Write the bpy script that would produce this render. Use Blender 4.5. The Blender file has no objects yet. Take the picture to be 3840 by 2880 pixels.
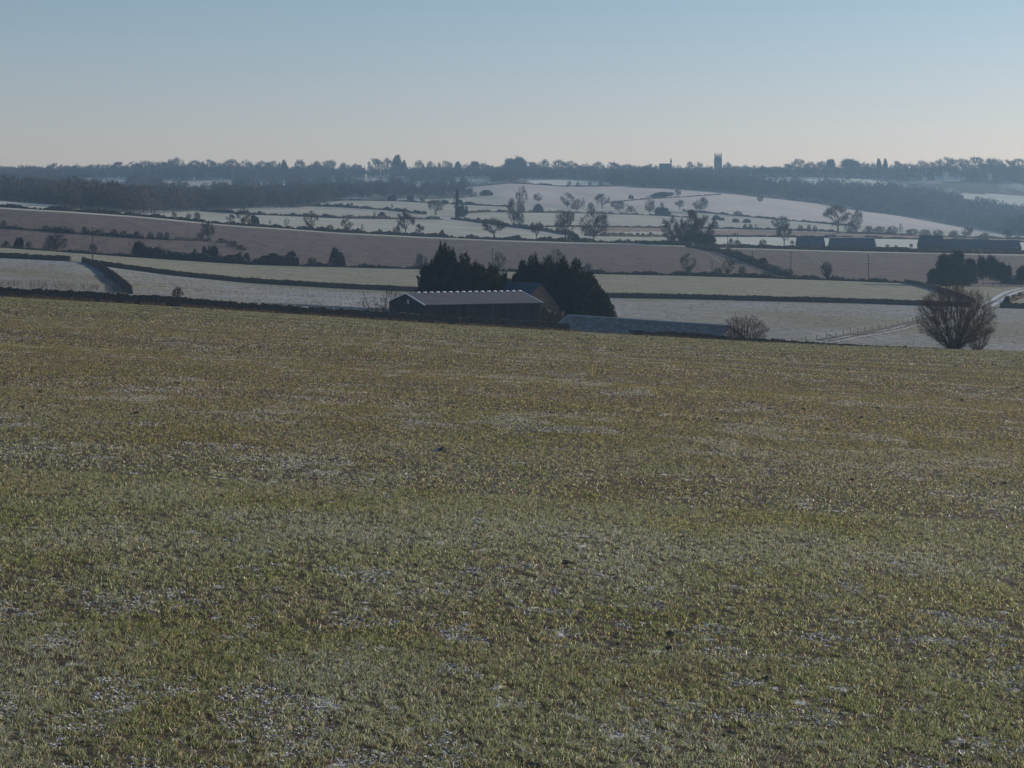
import bpy, math, random
import numpy as np
from mathutils import Vector

random.seed(7)
RNG = np.random.default_rng(7)
R = math.radians
SC = bpy.context.scene
COL = SC.collection

# ------------------------------------------------------------------ survey of the place
F = 1800.0      # focal length in pixels of a 1024 wide frame
HZ = 235.0      # eye level row
EYE = 2.6       # eye above the near ground (metres); the camera is the origin of the survey


def tab(*pts):
    xs = np.arange(-520, 1545, 1.0)
    px = np.array([p[0] for p in pts], float)
    py = np.array([p[1] for p in pts], float)
    y = np.interp(xs, px, py)
    k = np.ones(31) / 31
    yp = np.pad(y, 15, mode='edge')
    y = np.convolve(yp, k, mode='valid')
    return lambda q: np.interp(q, xs, y)


EDGE = tab((-500, 269), (0, 296.4), (77, 301), (171, 306.3), (248, 311.2), (341, 317.4), (426, 323), (512, 328), (572, 331.4),
           (683, 337.8), (760, 342), (853, 345.4), (953, 349), (1024, 351.4), (1500, 366))
WTOP = tab((-500, 262), (0, 288), (77, 291.4), (171, 297), (248, 303.3), (341, 309.6), (426, 315.4), (512, 320.8), (572, 324.6),
           (629, 330), (683, 333), (745, 338.2), (800, 341.6), (853, 345), (953, 350), (1024, 353), (1500, 368))
DIP = tab((-500, 5), (300, 6), (385, 13), (560, 15), (630, 17), (730, 14), (800, 8), (1024, 5), (1500, 5))
W2B = tab((-500, 240), (0, 257.5), (70, 261.2), (85, 262.5), (103, 266), (171, 275.2), (248, 282.8), (341, 288.3), (426, 292),
          (608, 297.5), (683, 298.8), (760, 300.8), (853, 303), (919, 305.4), (1024, 308.4), (1500, 318))
H3B = tab((-500, 216), (0, 247.6), (77, 253.2), (171, 259.5), (248, 264.4), (341, 267.2), (426, 269.6), (597, 274.2), (683, 275.8),
          (760, 278), (853, 281.2), (926, 284), (1024, 287.2), (1500, 300))
H4B = tab((-500, 190), (0, 207.8), (77, 212.2), (139, 217), (225, 225.4), (286, 229.2), (341, 233.4), (426, 237.7), (512, 240.5),
          (589, 243), (683, 246), (721, 248.6), (853, 251.2), (930, 253), (1024, 255.2), (1500, 262))
V12 = tab((-500, 190), (0, 200.5), (171, 212.5), (341, 219), (512, 227), (600, 231.5), (683, 236), (853, 240.5), (1024, 245), (1500, 250))
V15 = tab((-500, 184), (0, 191), (171, 202), (341, 200.5), (440, 203.3), (512, 206.4), (600, 211.5), (683, 217), (760, 220), (853, 226), (1024, 236), (1500, 240))
V18 = tab((-500, 180), (0, 184), (171, 189), (341, 190), (440, 189), (512, 183.5), (566, 186.3), (612, 186), (683, 189.3), (729, 193.5),
          (814, 203), (853, 209.6), (907, 217), (977, 229), (1024, 233), (1500, 236))
V21 = tab((-500, 178), (0, 179), (171, 180.5), (341, 181.5), (512, 178.6), (600, 180), (683, 182), (853, 187), (960, 194), (1024, 199), (1500, 205))
V22 = tab((-500, 178), (0, 177.5), (100, 175.8), (171, 174), (341, 175.6), (512, 175.8), (683, 175.2), (853, 174.6), (1024, 173.6), (1500, 172))
ELIN = lambda px: 327.0 + 0.0537 * (px - 512)


def vnoise(x, y, seed=0):
    x = np.asarray(x, float); y = np.asarray(y, float)
    xi = np.floor(x).astype(np.int64); yi = np.floor(y).astype(np.int64)
    fx = x - xi; fy = y - yi
    fx = fx * fx * (3 - 2 * fx); fy = fy * fy * (3 - 2 * fy)

    def h(a, b):
        n = (a * 374761393 + b * 668265263 + seed * 1442695041) & 0xffffffff
        n = ((n ^ (n >> 13)) * 1274126177) & 0xffffffff
        return ((n ^ (n >> 16)) & 0xffff) / 65535.0
    return (h(xi, yi) * (1 - fx) + h(xi + 1, yi) * fx) * (1 - fy) + (h(xi, yi + 1) * (1 - fx) + h(xi + 1, yi + 1) * fx) * fy


def field_z(X, Y):
    X = np.asarray(X, float); Y = np.asarray(Y, float)
    Ys = np.maximum(Y, 5.0)
    px = np.clip(512 + F * X / Ys, -500, 1500)
    s_lin = (327.0 - HZ - F * EYE / 300) / F
    zl = -(EYE + s_lin * Y + 0.0537 * X)
    ze = -(EYE + (EDGE(px) - HZ - F * EYE / 300) / F * Y)
    w = np.clip((Y - 40) / 160, 0, 1); w = w * w * (3 - 2 * w)
    z = zl * (1 - w) + ze * w
    und = (vnoise(X / 26 + 3, Y / 9 + 1, 3) - .5) * .16 + (vnoise(X / 7, Y / 5, 5) - .5) * .05
    fade = np.clip((296 - Y) / 40, 0, 1)
    return z + und * fade


def SY(y): return y if y <= 950 else 950 + (y - 950) * 1.5
def ISY(y): return y if y <= 950 else 950 + (y - 950) / 1.5


PY = [299.0, 304.0, 312.0, 332.0, 412.0, 511.0, 520.0, 524.0, 680.0, 686.0, 950.0] + [SY(q) for q in (1200, 1500, 1850, 2100, 2230, 2300, 2700, 4200)]


def prof(px):
    """heights of the ground at the PY depths for a bearing"""
    px = np.asarray(px, float)
    w2 = W2B(px); wt = WTOP(px)
    rows = [EDGE(px) + .8, wt + 9, wt + 12, wt + DIP(px), wt - .48 * (wt - w2), w2 + 2.2, w2, w2 - 1.6, H3B(px), H3B(px) - .4,
            H4B(px), V12(px), V15(px), V18(px), V21(px), V22(px)]
    zs = [(HZ - r) * y / F for r, y in zip(rows, PY)]
    zr = zs[-1]
    zs += [zr - 1.0, zr - 30.0, zr - 60.0]
    return np.stack(zs, axis=-1)


YF = np.unique(np.concatenate([np.linspace(a, b, max(2, int((b - a) / s))) for a, b, s in
                               zip(PY[:-1], PY[1:], [2, 2, 3, 5, 6, 2, 1, 8, 3, 8, 9, 10, 12, 12, 10, 10, 60, 200])]))


def terr_z(px, Y):
    return float(np.interp(Y, PY, prof(px)))


def terr_zv(px, Y):
    px = np.asarray(px, float); Y = np.asarray(Y, float)
    pr = prof(px); py = np.array(PY)
    k = np.clip(np.searchsorted(py, Y) - 1, 0, len(py) - 2)
    t = np.clip((Y - py[k]) / (py[k + 1] - py[k]), 0, 1); j = np.arange(len(px))
    return pr[j, k] * (1 - t) + pr[j, k + 1] * t


def on(px, Y):
    return ((px - 512) * Y / F, Y, terr_z(px, Y))


def ground(px, row, ymin=345.0):
    """the ground point that is seen on this bearing and row"""
    ys = YF[(YF >= ymin) & (YF <= SY(2300))]
    z = np.interp(ys, PY, prof(px))
    r = HZ - F * z / ys
    r = np.minimum.accumulate(r)
    Y = float(np.interp(-row, -r, ys))
    return on(px, Y)


# ------------------------------------------------------------------ mesh helpers
def build(name, V, T=None, Q=None, mat=None, parent=None, attr=None, smooth=False, loc=None):
    V = np.asarray(V, np.float32).reshape(-1, 3)
    me = bpy.data.meshes.new(name)
    me.vertices.add(len(V)); me.vertices.foreach_set('co', V.ravel())
    parts = []; starts = []; n = 0
    if Q is not None and len(Q):
        Q = np.asarray(Q, np.int32).reshape(-1, 4); parts.append(Q.ravel()); starts.append(np.arange(len(Q)) * 4 + n); n += Q.size
    if T is not None and len(T):
        T = np.asarray(T, np.int32).reshape(-1, 3); parts.append(T.ravel()); starts.append(np.arange(len(T)) * 3 + n); n += T.size
    li = np.concatenate(parts).astype(np.int32); st = np.concatenate(starts).astype(np.int32)
    me.loops.add(len(li)); me.loops.foreach_set('vertex_index', li)
    me.polygons.add(len(st)); me.polygons.foreach_set('loop_start', st)
    me.polygons.foreach_set('use_smooth', np.full(len(st), bool(smooth)))
    if attr is not None:
        a = me.attributes.new('tint', 'FLOAT_COLOR', 'POINT')
        c = np.ones((len(V), 4), np.float32); c[:, :3] = attr
        a.data.foreach_set('color', c.ravel())
    me.update(calc_edges=True); me.validate()
    if mat: me.materials.append(mat)
    return link(name, me, parent, loc)


def link(name, me, parent=None, loc=None):
    o = bpy.data.objects.new(name, me); COL.objects.link(o)
    if parent is not None: o.parent = parent
    if loc is not None: o.location = loc
    return o


def tag(o, label=None, cat=None, group=None, kind=None):
    if label: o['label'] = label
    if cat: o['category'] = cat
    if group: o['group'] = group
    if kind: o['kind'] = kind
    return o


def empty(name, loc, label, cat, group=None, rz=0.0, scale=None):
    o = bpy.data.objects.new(name, None); COL.objects.link(o)
    o.empty_display_size = .5
    o.location = loc; o.rotation_euler = (0, 0, rz)
    if scale is not None: o.scale = scale
    return tag(o, label, cat, group)


class Acc:
    """collects quads and triangles for one mesh"""
    def __init__(s): s.V = []; s.Q = []; s.T = []; s.n = 0

    def add(s, V, Q=None, T=None):
        V = np.asarray(V, float).reshape(-1, 3)
        if Q is not None and len(Q): s.Q.append(np.asarray(Q, int).reshape(-1, 4) + s.n)
        if T is not None and len(T): s.T.append(np.asarray(T, int).reshape(-1, 3) + s.n)
        s.V.append(V); s.n += len(V)

    def box(s, c, d, rz=0.0, tilt=None):
        x, y, z = [q / 2 for q in d]
        v = np.array([(-x, -y, -z), (x, -y, -z), (x, y, -z), (-x, y, -z), (-x, -y, z), (x, -y, z), (x, y, z), (-x, y, z)])
        if tilt:
            t = math.cos(tilt), math.sin(tilt)
            v = np.stack([v[:, 0] * t[0] + v[:, 2] * t[1], v[:, 1], -v[:, 0] * t[1] + v[:, 2] * t[0]], 1)
        c_, s_ = math.cos(rz), math.sin(rz)
        v = np.stack([v[:, 0] * c_ - v[:, 1] * s_, v[:, 0] * s_ + v[:, 1] * c_, v[:, 2]], 1) + np.array(c)
        s.add(v, [(0, 3, 2, 1), (4, 5, 6, 7), (0, 1, 5, 4), (1, 2, 6, 5), (2, 3, 7, 6), (3, 0, 4, 7)])

    def prism(s, a, b):
        """closed loft between two equal rings a and b"""
        n = len(a)
        s.add(list(a) + list(b), [(i, (i + 1) % n, n + (i + 1) % n, n + i) for i in range(n)],
              [(0, i + 1, i) for i in range(1, n - 1)] + [(n, n + i, n + i + 1) for i in range(1, n - 1)])

    def tube(s, p0, p1, r0, r1, n=6):
        p0 = np.array(p0, float); p1 = np.array(p1, float)
        d = p1 - p0; d /= max(1e-9, np.linalg.norm(d))
        u = np.cross(d, (0.3, .9, .2)); u /= np.linalg.norm(u); w = np.cross(d, u)
        an = np.arange(n) * 2 * math.pi / n
        ring = np.cos(an)[:, None] * u + np.sin(an)[:, None] * w
        s.prism(p0 + ring * r0, p1 + ring * r1)

    def make(s, name, mat, parent=None, smooth=False):
        return build(name, np.concatenate(s.V), np.concatenate(s.T) if s.T else None, np.concatenate(s.Q) if s.Q else None,
                     mat, parent, smooth=smooth)


# ------------------------------------------------------------------ materials
def mat_new(name):
    m = bpy.data.materials.new(name); m.use_nodes = True
    nt = m.node_tree; b = nt.nodes['Principled BSDF']
    return m, nt, b


def surf(name, cols, scale=1.0, stretch=(1, 1, 1), detail=6, rough=.9, bump=0.0, bscale=None, spec=.2, second=None, object_space=False, lo=.3, hi=.7, lines=None):
    m, nt, b = mat_new(name)
    N = nt.nodes; L = nt.links
    if object_space:
        src = N.new('ShaderNodeTexCoord').outputs['Object']
    else:
        src = N.new('ShaderNodeNewGeometry').outputs['Position']
    mp = N.new('ShaderNodeMapping'); mp.inputs['Scale'].default_value = stretch
    L.new(src, mp.inputs['Vector'])
    nz = N.new('ShaderNodeTexNoise'); nz.inputs['Scale'].default_value = scale; nz.inputs['Detail'].default_value = detail
    nz.inputs['Roughness'].default_value = .65
    L.new(mp.outputs[0], nz.inputs['Vector'])
    cr = N.new('ShaderNodeValToRGB'); e = cr.color_ramp.elements
    while len(e) < len(cols): e.new(.5)
    for i, c in enumerate(cols):
        e[i].position = lo + (hi - lo) * i / max(1, len(cols) - 1); e[i].color = (*c, 1)
    L.new(nz.outputs['Fac'], cr.inputs['Fac'])
    out = cr.outputs['Color']
    if second:       # (colour, scale, threshold, softness)
        c2, sc2, th, so = second
        n2 = N.new('ShaderNodeTexNoise'); n2.inputs['Scale'].default_value = sc2; n2.inputs['Detail'].default_value = 9; n2.inputs['Roughness'].default_value = .68
        L.new(mp.outputs[0], n2.inputs['Vector'])
        mr = N.new('ShaderNodeMapRange'); mr.inputs['From Min'].default_value = th - so; mr.inputs['From Max'].default_value = th + so
        L.new(n2.outputs['Fac'], mr.inputs['Value'])
        mx = N.new('ShaderNodeMixRGB'); mx.inputs['Color2'].default_value = (*c2, 1)
        L.new(mr.outputs[0], mx.inputs['Fac']); L.new(out, mx.inputs['Color1']); out = mx.outputs[0]
    if lines:        # (angle, spacing, width share, colour, strength): tramlines driven into the field
        an, sp, wd, lc, stg = lines
        mp2 = N.new('ShaderNodeMapping'); mp2.inputs['Rotation'].default_value = (0, 0, an)
        L.new(src, mp2.inputs['Vector'])
        n3 = N.new('ShaderNodeTexNoise'); n3.inputs['Scale'].default_value = .02; n3.inputs['Detail'].default_value = 1
        L.new(src, n3.inputs['Vector'])
        sx = N.new('ShaderNodeSeparateXYZ'); L.new(mp2.outputs[0], sx.inputs[0])
        ad = N.new('ShaderNodeMath'); ad.operation = 'MULTIPLY_ADD'; ad.inputs[1].default_value = 24
        L.new(n3.outputs['Fac'], ad.inputs[0]); L.new(sx.outputs['X'], ad.inputs[2])
        dv = N.new('ShaderNodeMath'); dv.operation = 'DIVIDE'; dv.inputs[1].default_value = sp
        L.new(ad.outputs[0], dv.inputs[0])
        fr = N.new('ShaderNodeMath'); fr.operation = 'FRACT'; L.new(dv.outputs[0], fr.inputs[0])
        lt = N.new('ShaderNodeMath'); lt.operation = 'LESS_THAN'; lt.inputs[1].default_value = wd
        L.new(fr.outputs[0], lt.inputs[0])
        n4 = N.new('ShaderNodeTexNoise'); n4.inputs['Scale'].default_value = .03; L.new(src, n4.inputs['Vector'])
        m4 = N.new('ShaderNodeMapRange'); m4.inputs['From Min'].default_value = .38; m4.inputs['From Max'].default_value = .55; m4.inputs['To Max'].default_value = stg
        L.new(n4.outputs['Fac'], m4.inputs['Value'])
        mu = N.new('ShaderNodeMath'); mu.operation = 'MULTIPLY'
        L.new(lt.outputs[0], mu.inputs[0]); L.new(m4.outputs[0], mu.inputs[1])
        mx = N.new('ShaderNodeMixRGB'); mx.inputs['Color2'].default_value = (*lc, 1)
        L.new(mu.outputs[0], mx.inputs['Fac']); L.new(out, mx.inputs['Color1']); out = mx.outputs[0]
    L.new(out, b.inputs['Base Color'])
    b.inputs['Roughness'].default_value = rough
    b.inputs['Specular IOR Level'].default_value = spec
    if bump:
        n5 = N.new('ShaderNodeTexNoise'); n5.inputs['Scale'].default_value = bscale or scale; n5.inputs['Detail'].default_value = 8
        L.new(mp.outputs[0], n5.inputs['Vector'])
        bp = N.new('ShaderNodeBump'); bp.inputs['Strength'].default_value = 1.0; bp.inputs['Distance'].default_value = bump
        L.new(n5.outputs['Fac'], bp.inputs['Height']); L.new(bp.outputs[0], b.inputs['Normal'])
    return m


M = {}
M['soil'] = surf('frosty_soil', [(.022, .017, .011), (.05, .038, .026), (.085, .064, .046), (.13, .10, .075)], 16.0, (1, .6, 1), bump=.05, bscale=7,
                 second=((.62, .64, .68), 4.5, .635, .04))
M['pasture_frost'] = surf('frosted_pasture', [(.11, .11, .105), (.20, .205, .205), (.28, .285, .30), (.35, .36, .38)], .55, (.6, .8, 1), detail=9, bump=.35, bscale=.7, lo=.32, hi=.66, second=((.19, .185, .135), .016, .50, .1))
M['pasture_green'] = surf('thawing_pasture', [(.155, .15, .105), (.22, .21, .15), (.28, .27, .21)], .35, (.5, .5, 1), detail=10, bump=.2, bscale=.6)
M['plough'] = surf('ploughed_soil', [(.070, .048, .043), (.104, .073, .064), (.138, .100, .088)], .12, (1, .5, 1), detail=9, bump=.12, bscale=.5,
                   lines=(R(-11), 11.0, .13, (.05, .038, .033), .75))
M['valley'] = surf('valley_frost_grass', [(.26, .265, .205), (.345, .34, .28), (.42, .41, .355)], .03, (1, .5, 1))
M['paddock'] = surf('white_frost_paddock', [(.42, .44, .38), (.53, .54, .48)], .05)
M['hillside'] = surf('frosted_stubble', [(.36, .32, .29), (.43, .385, .355), (.49, .445, .41)], .02, (1, .4, 1), lines=(R(70), 60, .03, (.36, .32, .33), .6))
M['dry_strip'] = surf('dry_grass_strip', [(.17, .11, .08), (.27, .18, .13)], .08, (1, .4, 1))
M['wood_floor'] = surf('woodland_floor', [(.04, .036, .034), (.08, .07, .065), (.34, .34, .33)], .022, (1, .45, 1), lo=.3, hi=.68)
M['rut'] = surf('frozen_rut', [(.27, .275, .29), (.52, .53, .56)], .4)
M['verge'] = surf('dark_verge', [(.06, .055, .04), (.14, .13, .11)], .5)
M['stone'] = surf('drystone', [(.035, .03, .026), (.085, .07, .055), (.16, .14, .115)], 2.2, (1, 1, 2.2), bump=.06, bscale=4, rough=.95)
M['twig'] = surf('twig_bark', [(.034, .027, .022), (.07, .053, .041)], .6, object_space=True)
M['twig_far'] = surf('far_wood_twigs', [(.03, .027, .026), (.075, .062, .055), (.16, .13, .115)], .016, detail=4)
M['twig_red'] = surf('red_twig_bark', [(.10, .06, .044), (.165, .10, .072)], 3, object_space=True)
M['bark'] = surf('tree_bark', [(.04, .034, .028), (.085, .075, .06)], 6, (1, 1, .3), object_space=True)
M['needle'] = surf('conifer_foliage', [(.007, .012, .006), (.016, .024, .010), (.036, .042, .018)], .35)
M['pine'] = surf('pine_needles', [(.012, .02, .012), (.03, .045, .025)], .5)
M['bush'] = surf('dark_bush_leaf', [(.013, .014, .010), (.036, .034, .022)], .8)
M['frost'] = surf('frost_crust', [(.32, .32, .33), (.50, .505, .52), (.66, .67, .69)], 25, rough=.5, spec=.4)
M['tram'] = surf('wheel_marks', [(.17, .145, .14), (.27, .245, .24)], .5)
M['hedge'] = surf('hedge_twigs', [(.028, .023, .017), (.07, .055, .038)], .4)
M['hedge_rust'] = surf('rusty_hedge_twigs', [(.06, .043, .03), (.115, .08, .055)], .7)
M['dry_grass'] = surf('rusty_dry_grass', [(.10, .052, .03), (.20, .11, .06)], 1.2)
M['weeds'] = surf('pale_dry_stalks', [(.17, .13, .09), (.3, .24, .17)], 1.2)
M['wood'] = surf('weathered_post', [(.03, .026, .022), (.06, .052, .045)], 4)
M['render_wall'] = surf('pale_house_wall', [(.5, .47, .4), (.62, .58, .5)], .4)
M['slate'] = surf('slate', [(.03, .055, .09), (.05, .08, .12)], 1.5, (1, 1, 3), rough=.8, spec=.1)
M['blue_roof'] = surf('blue_grey_sheet_roof', [(.055, .068, .09), (.08, .096, .12)], .5, rough=.8, spec=.1)
M['dark_clad'] = surf('dark_boarding', [(.03, .034, .042), (.055, .06, .07)], 1.5, (3, 3, .2))
M['limestone'] = surf('warm_limestone', [(.07, .053, .042), (.105, .08, .062), (.14, .108, .083)], 1.6, (1, 1, 2.2), bump=.03, bscale=3)
M['church'] = surf('church_stone', [(.14, .13, .11), (.22, .20, .17)], .4)
M['white'] = surf('white_metal', [(.75, .75, .74), (.82, .82, .82)], 2, rough=.35, spec=.5)
M['trim'] = surf('pale_trim', [(.6, .6, .6), (.7, .7, .72)], 2, rough=.3, spec=.5)
M['metal'] = surf('galvanised_metal', [(.35, .36, .38), (.5, .51, .53)], 3, rough=.4)
M['black'] = surf('dark_metal', [(.02, .02, .022), (.04, .04, .042)], 3, rough=.6)


def corrugated(name, c0, c1, pitch, axis='X', rough=.5, spec=.4, depth=.03, frost=None, st=(1, 1, 1)):
    m = surf(name, [c0, c1], .6, st, rough=rough, spec=spec, object_space=True, second=frost)
    nt = m.node_tree; N = nt.nodes; L = nt.links
    tc = N.new('ShaderNodeTexCoord')
    wv = N.new('ShaderNodeTexWave'); wv.bands_direction = axis; wv.inputs['Scale'].default_value = 2 * math.pi / (20 * pitch) * 1.0
    L.new(tc.outputs['Object'], wv.inputs['Vector'])
    bp = N.new('ShaderNodeBump'); bp.inputs['Distance'].default_value = depth
    L.new(wv.outputs['Fac'], bp.inputs['Height']); L.new(bp.outputs[0], N['Principled BSDF'].inputs['Normal'])
    return m


M['barn_roof'] = corrugated('barn_sheet_roof', (.075, .076, .088), (.11, .112, .127), .35, 'X', rough=.75, spec=.2)
M['barn_wall'] = corrugated('barn_vertical_cladding', (.016, .015, .017), (.068, .062, .062), .5, 'X', rough=.85, spec=.1, depth=.004, st=(2.2, 2.2, .06))
M['shed_roof'] = corrugated('old_fibre_cement_roof', (.15, .137, .124), (.21, .195, .18), .7, 'X', rough=.9, spec=.1, depth=.05, frost=((.36, .37, .40), 1.1, .60, .08))

# blades: per blade colour, some light passing through, a little gloss for the melting frost
for nm_, ro_, sp_, tr_ in (('blade', .36, .45, .5), ('blade_far', .75, .12, .5)):
    m, nt, b = mat_new('wheat_' + nm_)
    N = nt.nodes; L = nt.links
    at = N.new('ShaderNodeAttribute'); at.attribute_name = 'tint'
    L.new(at.outputs['Color'], b.inputs['Base Color'])
    b.inputs['Roughness'].default_value = ro_; b.inputs['Specular IOR Level'].default_value = sp_
    tr = N.new('ShaderNodeBsdfTranslucent'); L.new(at.outputs['Color'], tr.inputs['Color'])
    mx = N.new('ShaderNodeMixShader'); mx.inputs[0].default_value = tr_
    L.new(b.outputs[0], mx.inputs[1]); L.new(tr.outputs[0], mx.inputs[2])
    L.new(mx.outputs[0], N['Material Output'].inputs['Surface'])
    M[nm_] = m


# ------------------------------------------------------------------ the near field
def make_field():
    ys = np.concatenate([np.linspace(-40, 6, 16)[:-1], np.geomspace(6, 299.5, 260)])
    us = np.linspace(-1, 1, 241)
    Yg, U = np.meshgrid(ys, us, indexing='ij')
    X = U * (40 + .55 * np.maximum(Yg, 0))
    Z = field_z(X, Yg)
    nr, nc = Yg.shape
    i = np.arange(nr * nc).reshape(nr, nc)
    Q = np.stack([i[:-1, :-1], i[:-1, 1:], i[1:, 1:], i[1:, :-1]], -1).reshape(-1, 4)
    o = build('field', np.stack([X, Yg, Z], -1).reshape(-1, 3), Q=Q, mat=M['soil'], smooth=True)
    tag(o, kind='structure')


make_field()

# ------------------------------------------------------------------ the land beyond the field wall
HILL = [(465, 187.3), (488, 185), (512, 183), (540, 184.6), (566, 186.2), (612, 185.8), (683, 189.2), (729, 193.5), (770, 198), (814, 202.8), (853, 209.6), (880, 213.6),
        (907, 217), (940, 223), (977, 229.6), (1000, 232.6), (980, 233), (940, 230.5), (900, 228.5), (853, 226), (818, 222.4), (790, 220), (760, 217.4), (720, 213.5), (683, 210.6),
        (660, 207), (612, 203), (585, 205), (566, 204.5), (545, 202), (530, 199), (500, 196.5), (475, 194), (465, 190)]
CLEAR = [
    ('hillside', HILL),
    ('paddock', [(712, 237.3), (760, 237), (853, 238), (1040, 241), (1040, 250), (853, 247), (715, 245.5)]),
    ('dry_strip', [(600, 226.8), (664, 227), (664, 231.5), (600, 231.8)]),
    ('dry_strip', [(664, 230), (715, 230), (853, 233.2), (1040, 239.4), (1040, 242.5), (853, 237), (700, 236)]),
    ('paddock', [(-60, 199), (0, 201.2), (52, 204.8), (62, 208.2), (0, 204.6), (-60, 201)]),
    ('paddock', [(528, 180.4), (560, 179.4), (610, 182.8), (612, 185.6), (566, 186), (530, 184)]),
    ('paddock', [(765, 176.9), (810, 176.9), (853, 178.4), (885, 181), (890, 186), (853, 185), (765, 183)]),
    ('paddock', [(955, 193), (990, 194), (1060, 197), (1060, 207), (1010, 205), (960, 200)]),
    ('paddock', [(935, 175.6), (966, 175.6), (966, 181), (935, 180.6)]),
    ('paddock', [(66, 178.4), (100, 175.4), (128, 175.4), (128, 180.3), (108, 184.5), (70, 183)]),
    ('valley', [(160, 181.2), (235, 180.4), (235, 187), (160, 187.2)]),
    ('valley', [(96, 184.6), (132, 184.4), (150, 187), (150, 190), (100, 188)]),
    ('valley', [(300, 181), (335, 180.4), (345, 184.6), (300, 185)]),
    ('valley', [(400, 184), (452, 183.4), (452, 187.6), (400, 188)]),
    ('paddock', [(186, 186.6), (213, 187), (213, 193), (186, 192)]),
    ('paddock', [(240, 184.5), (265, 183.2), (290, 183.2), (290, 187.5), (240, 188)]),
    ('hillside', [(362, 171.8), (410, 171.8), (410, 177.8), (362, 177.4)]),
    ('valley', [(343, 178), (378, 177.4), (390, 179.6), (390, 182.4), (343, 182.6)]),
    ('valley', [(448, 175.5), (492, 176.6), (492, 182), (455, 181.6)]),
]
SLOPE = [(-600, 199.8), (0, 200.5), (60, 207), (140, 214), (171, 212.8), (205, 210.6), (250, 208.3), (302, 207.4), (310, 204.6), (341, 200.6), (430, 199.2), (465, 198.2),
         (470, 187), (512, 183), (566, 186), (612, 185.8), (683, 189), (729, 193.4), (814, 202.8), (853, 209.6), (907, 217), (977, 229.6), (1010, 236), (1600, 240),
         (1600, 150), (-600, 150)]   # above this line the ground is woodland floor unless a clearing is listed


def inside(poly, x, y):
    x = np.asarray(x, float); y = np.asarray(y, float)
    c = np.zeros(x.shape, bool); n = len(poly)
    for i in range(n):
        x0, y0 = poly[i]; x1, y1 = poly[(i + 1) % n]
        if y0 == y1: continue
        hit = ((y0 > y) != (y1 > y)) & (x < (x1 - x0) * (y - y0) / (y1 - y0) + x0)
        c ^= hit
    return c


def make_land():
    pxs = np.concatenate([np.arange(-520, -20, 20.0), np.arange(-20, 1045, 2.5), np.arange(1045, 1540, 20.0)])
    ys = YF
    Zp = prof(pxs)
    Z = np.stack([np.interp(ys, PY, z) for z in Zp], 0).T          # rows: depth, cols: bearing
    Yg = np.repeat(ys[:, None], len(pxs), 1)
    X = (pxs[None, :] - 512) * Yg / F
    big = (vnoise(X / 60, Yg / 60, 9) - .5) * .5 * np.clip((Yg - 530) / 200, 0, 1)
    big += (vnoise(X / 16, Yg / 16, 8) - .5) * .35 * np.clip((Yg - 340) / 40, 0, 1) * np.clip((508 - Yg) / 30, 0, 1)
    Z = Z + big
    V = np.stack([X, Yg, Z], -1).reshape(-1, 3)
    nr, nc = Yg.shape
    i = np.arange(nr * nc).reshape(nr, nc)
    Q = np.stack([i[:-1, :-1], i[:-1, 1:], i[1:, 1:], i[1:, :-1]], -1).reshape(-1, 4)
    yc = V[Q, 1].mean(1); pc = 512 + F * V[Q, 0].mean(1) / yc
    rc = HZ - F * V[Q, 2].mean(1) / yc
    cls = np.full(len(Q), 'valley', dtype=object)
    cls[yc < 522] = 'pasture_frost'
    cls[(yc >= 522) & (yc < 683)] = 'pasture_green'
    cls[(yc >= 683) & (yc < 944)] = 'plough'
    far = yc >= 950
    cls[far & inside(SLOPE, pc, rc)] = 'wood_floor'
    cls[yc > SY(2215)] = 'wood_floor'
    idx = np.full(len(Q), -1)
    for k, (nm, poly) in enumerate(CLEAR):
        hit = far & (yc < SY(2215)) & inside(poly, pc, rc)
        cls[hit] = nm; idx[hit] = k
    NAMES = {'pasture_frost': 'frosty_pasture', 'pasture_green': 'pasture', 'plough': 'ploughed_field', 'valley': 'valley_meadow', 'paddock': 'white_paddock',
             'hillside': 'hillside_field', 'dry_strip': 'rough_grass_strip', 'wood_floor': 'woodland_ground'}
    for nm in NAMES:
        sel = Q[cls == nm]
        if not len(sel): continue
        used, inv = np.unique(sel.ravel(), return_inverse=True)
        o = build(NAMES[nm], V[used], Q=inv.reshape(-1, 4), mat=M[nm], smooth=True)
        tag(o, kind='structure')


make_land()


# ------------------------------------------------------------------ trees
def seg_tris(P0, P1, r, rng):
    d = P1 - P0
    s = np.cross(d, rng.normal(size=d.shape)); s /= np.maximum(1e-9, np.linalg.norm(s, axis=1))[:, None]
    r = np.asarray(r).reshape(-1, 1)
    V = np.stack([P0 - s * r, P0 + s * r, P1], 1).reshape(-1, 3)
    return V, np.arange(len(V)).reshape(-1, 3)


def seg_tubes(P0, P1, r0, r1, n=4):
    d = P1 - P0; d = d / np.maximum(1e-9, np.linalg.norm(d, axis=1))[:, None]
    u = np.cross(d, np.array([.31, .93, .17])); u /= np.linalg.norm(u, axis=1)[:, None]
    w = np.cross(d, u)
    an = np.arange(n) * 2 * np.pi / n
    ring = np.cos(an)[None, :, None] * u[:, None] + np.sin(an)[None, :, None] * w[:, None]
    A = P0[:, None] + ring * np.reshape(r0, (-1, 1, 1)); B = P1[:, None] + ring * np.reshape(r1, (-1, 1, 1))
    V = np.concatenate([A, B], 1).reshape(-1, 3)
    k = np.arange(n)
    q = np.stack([k, (k + 1) % n, n + (k + 1) % n, n + k], 1)
    Q = (q[None] + (np.arange(len(P0)) * 2 * n)[:, None, None]).reshape(-1, 4)
    return V, Q


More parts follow.
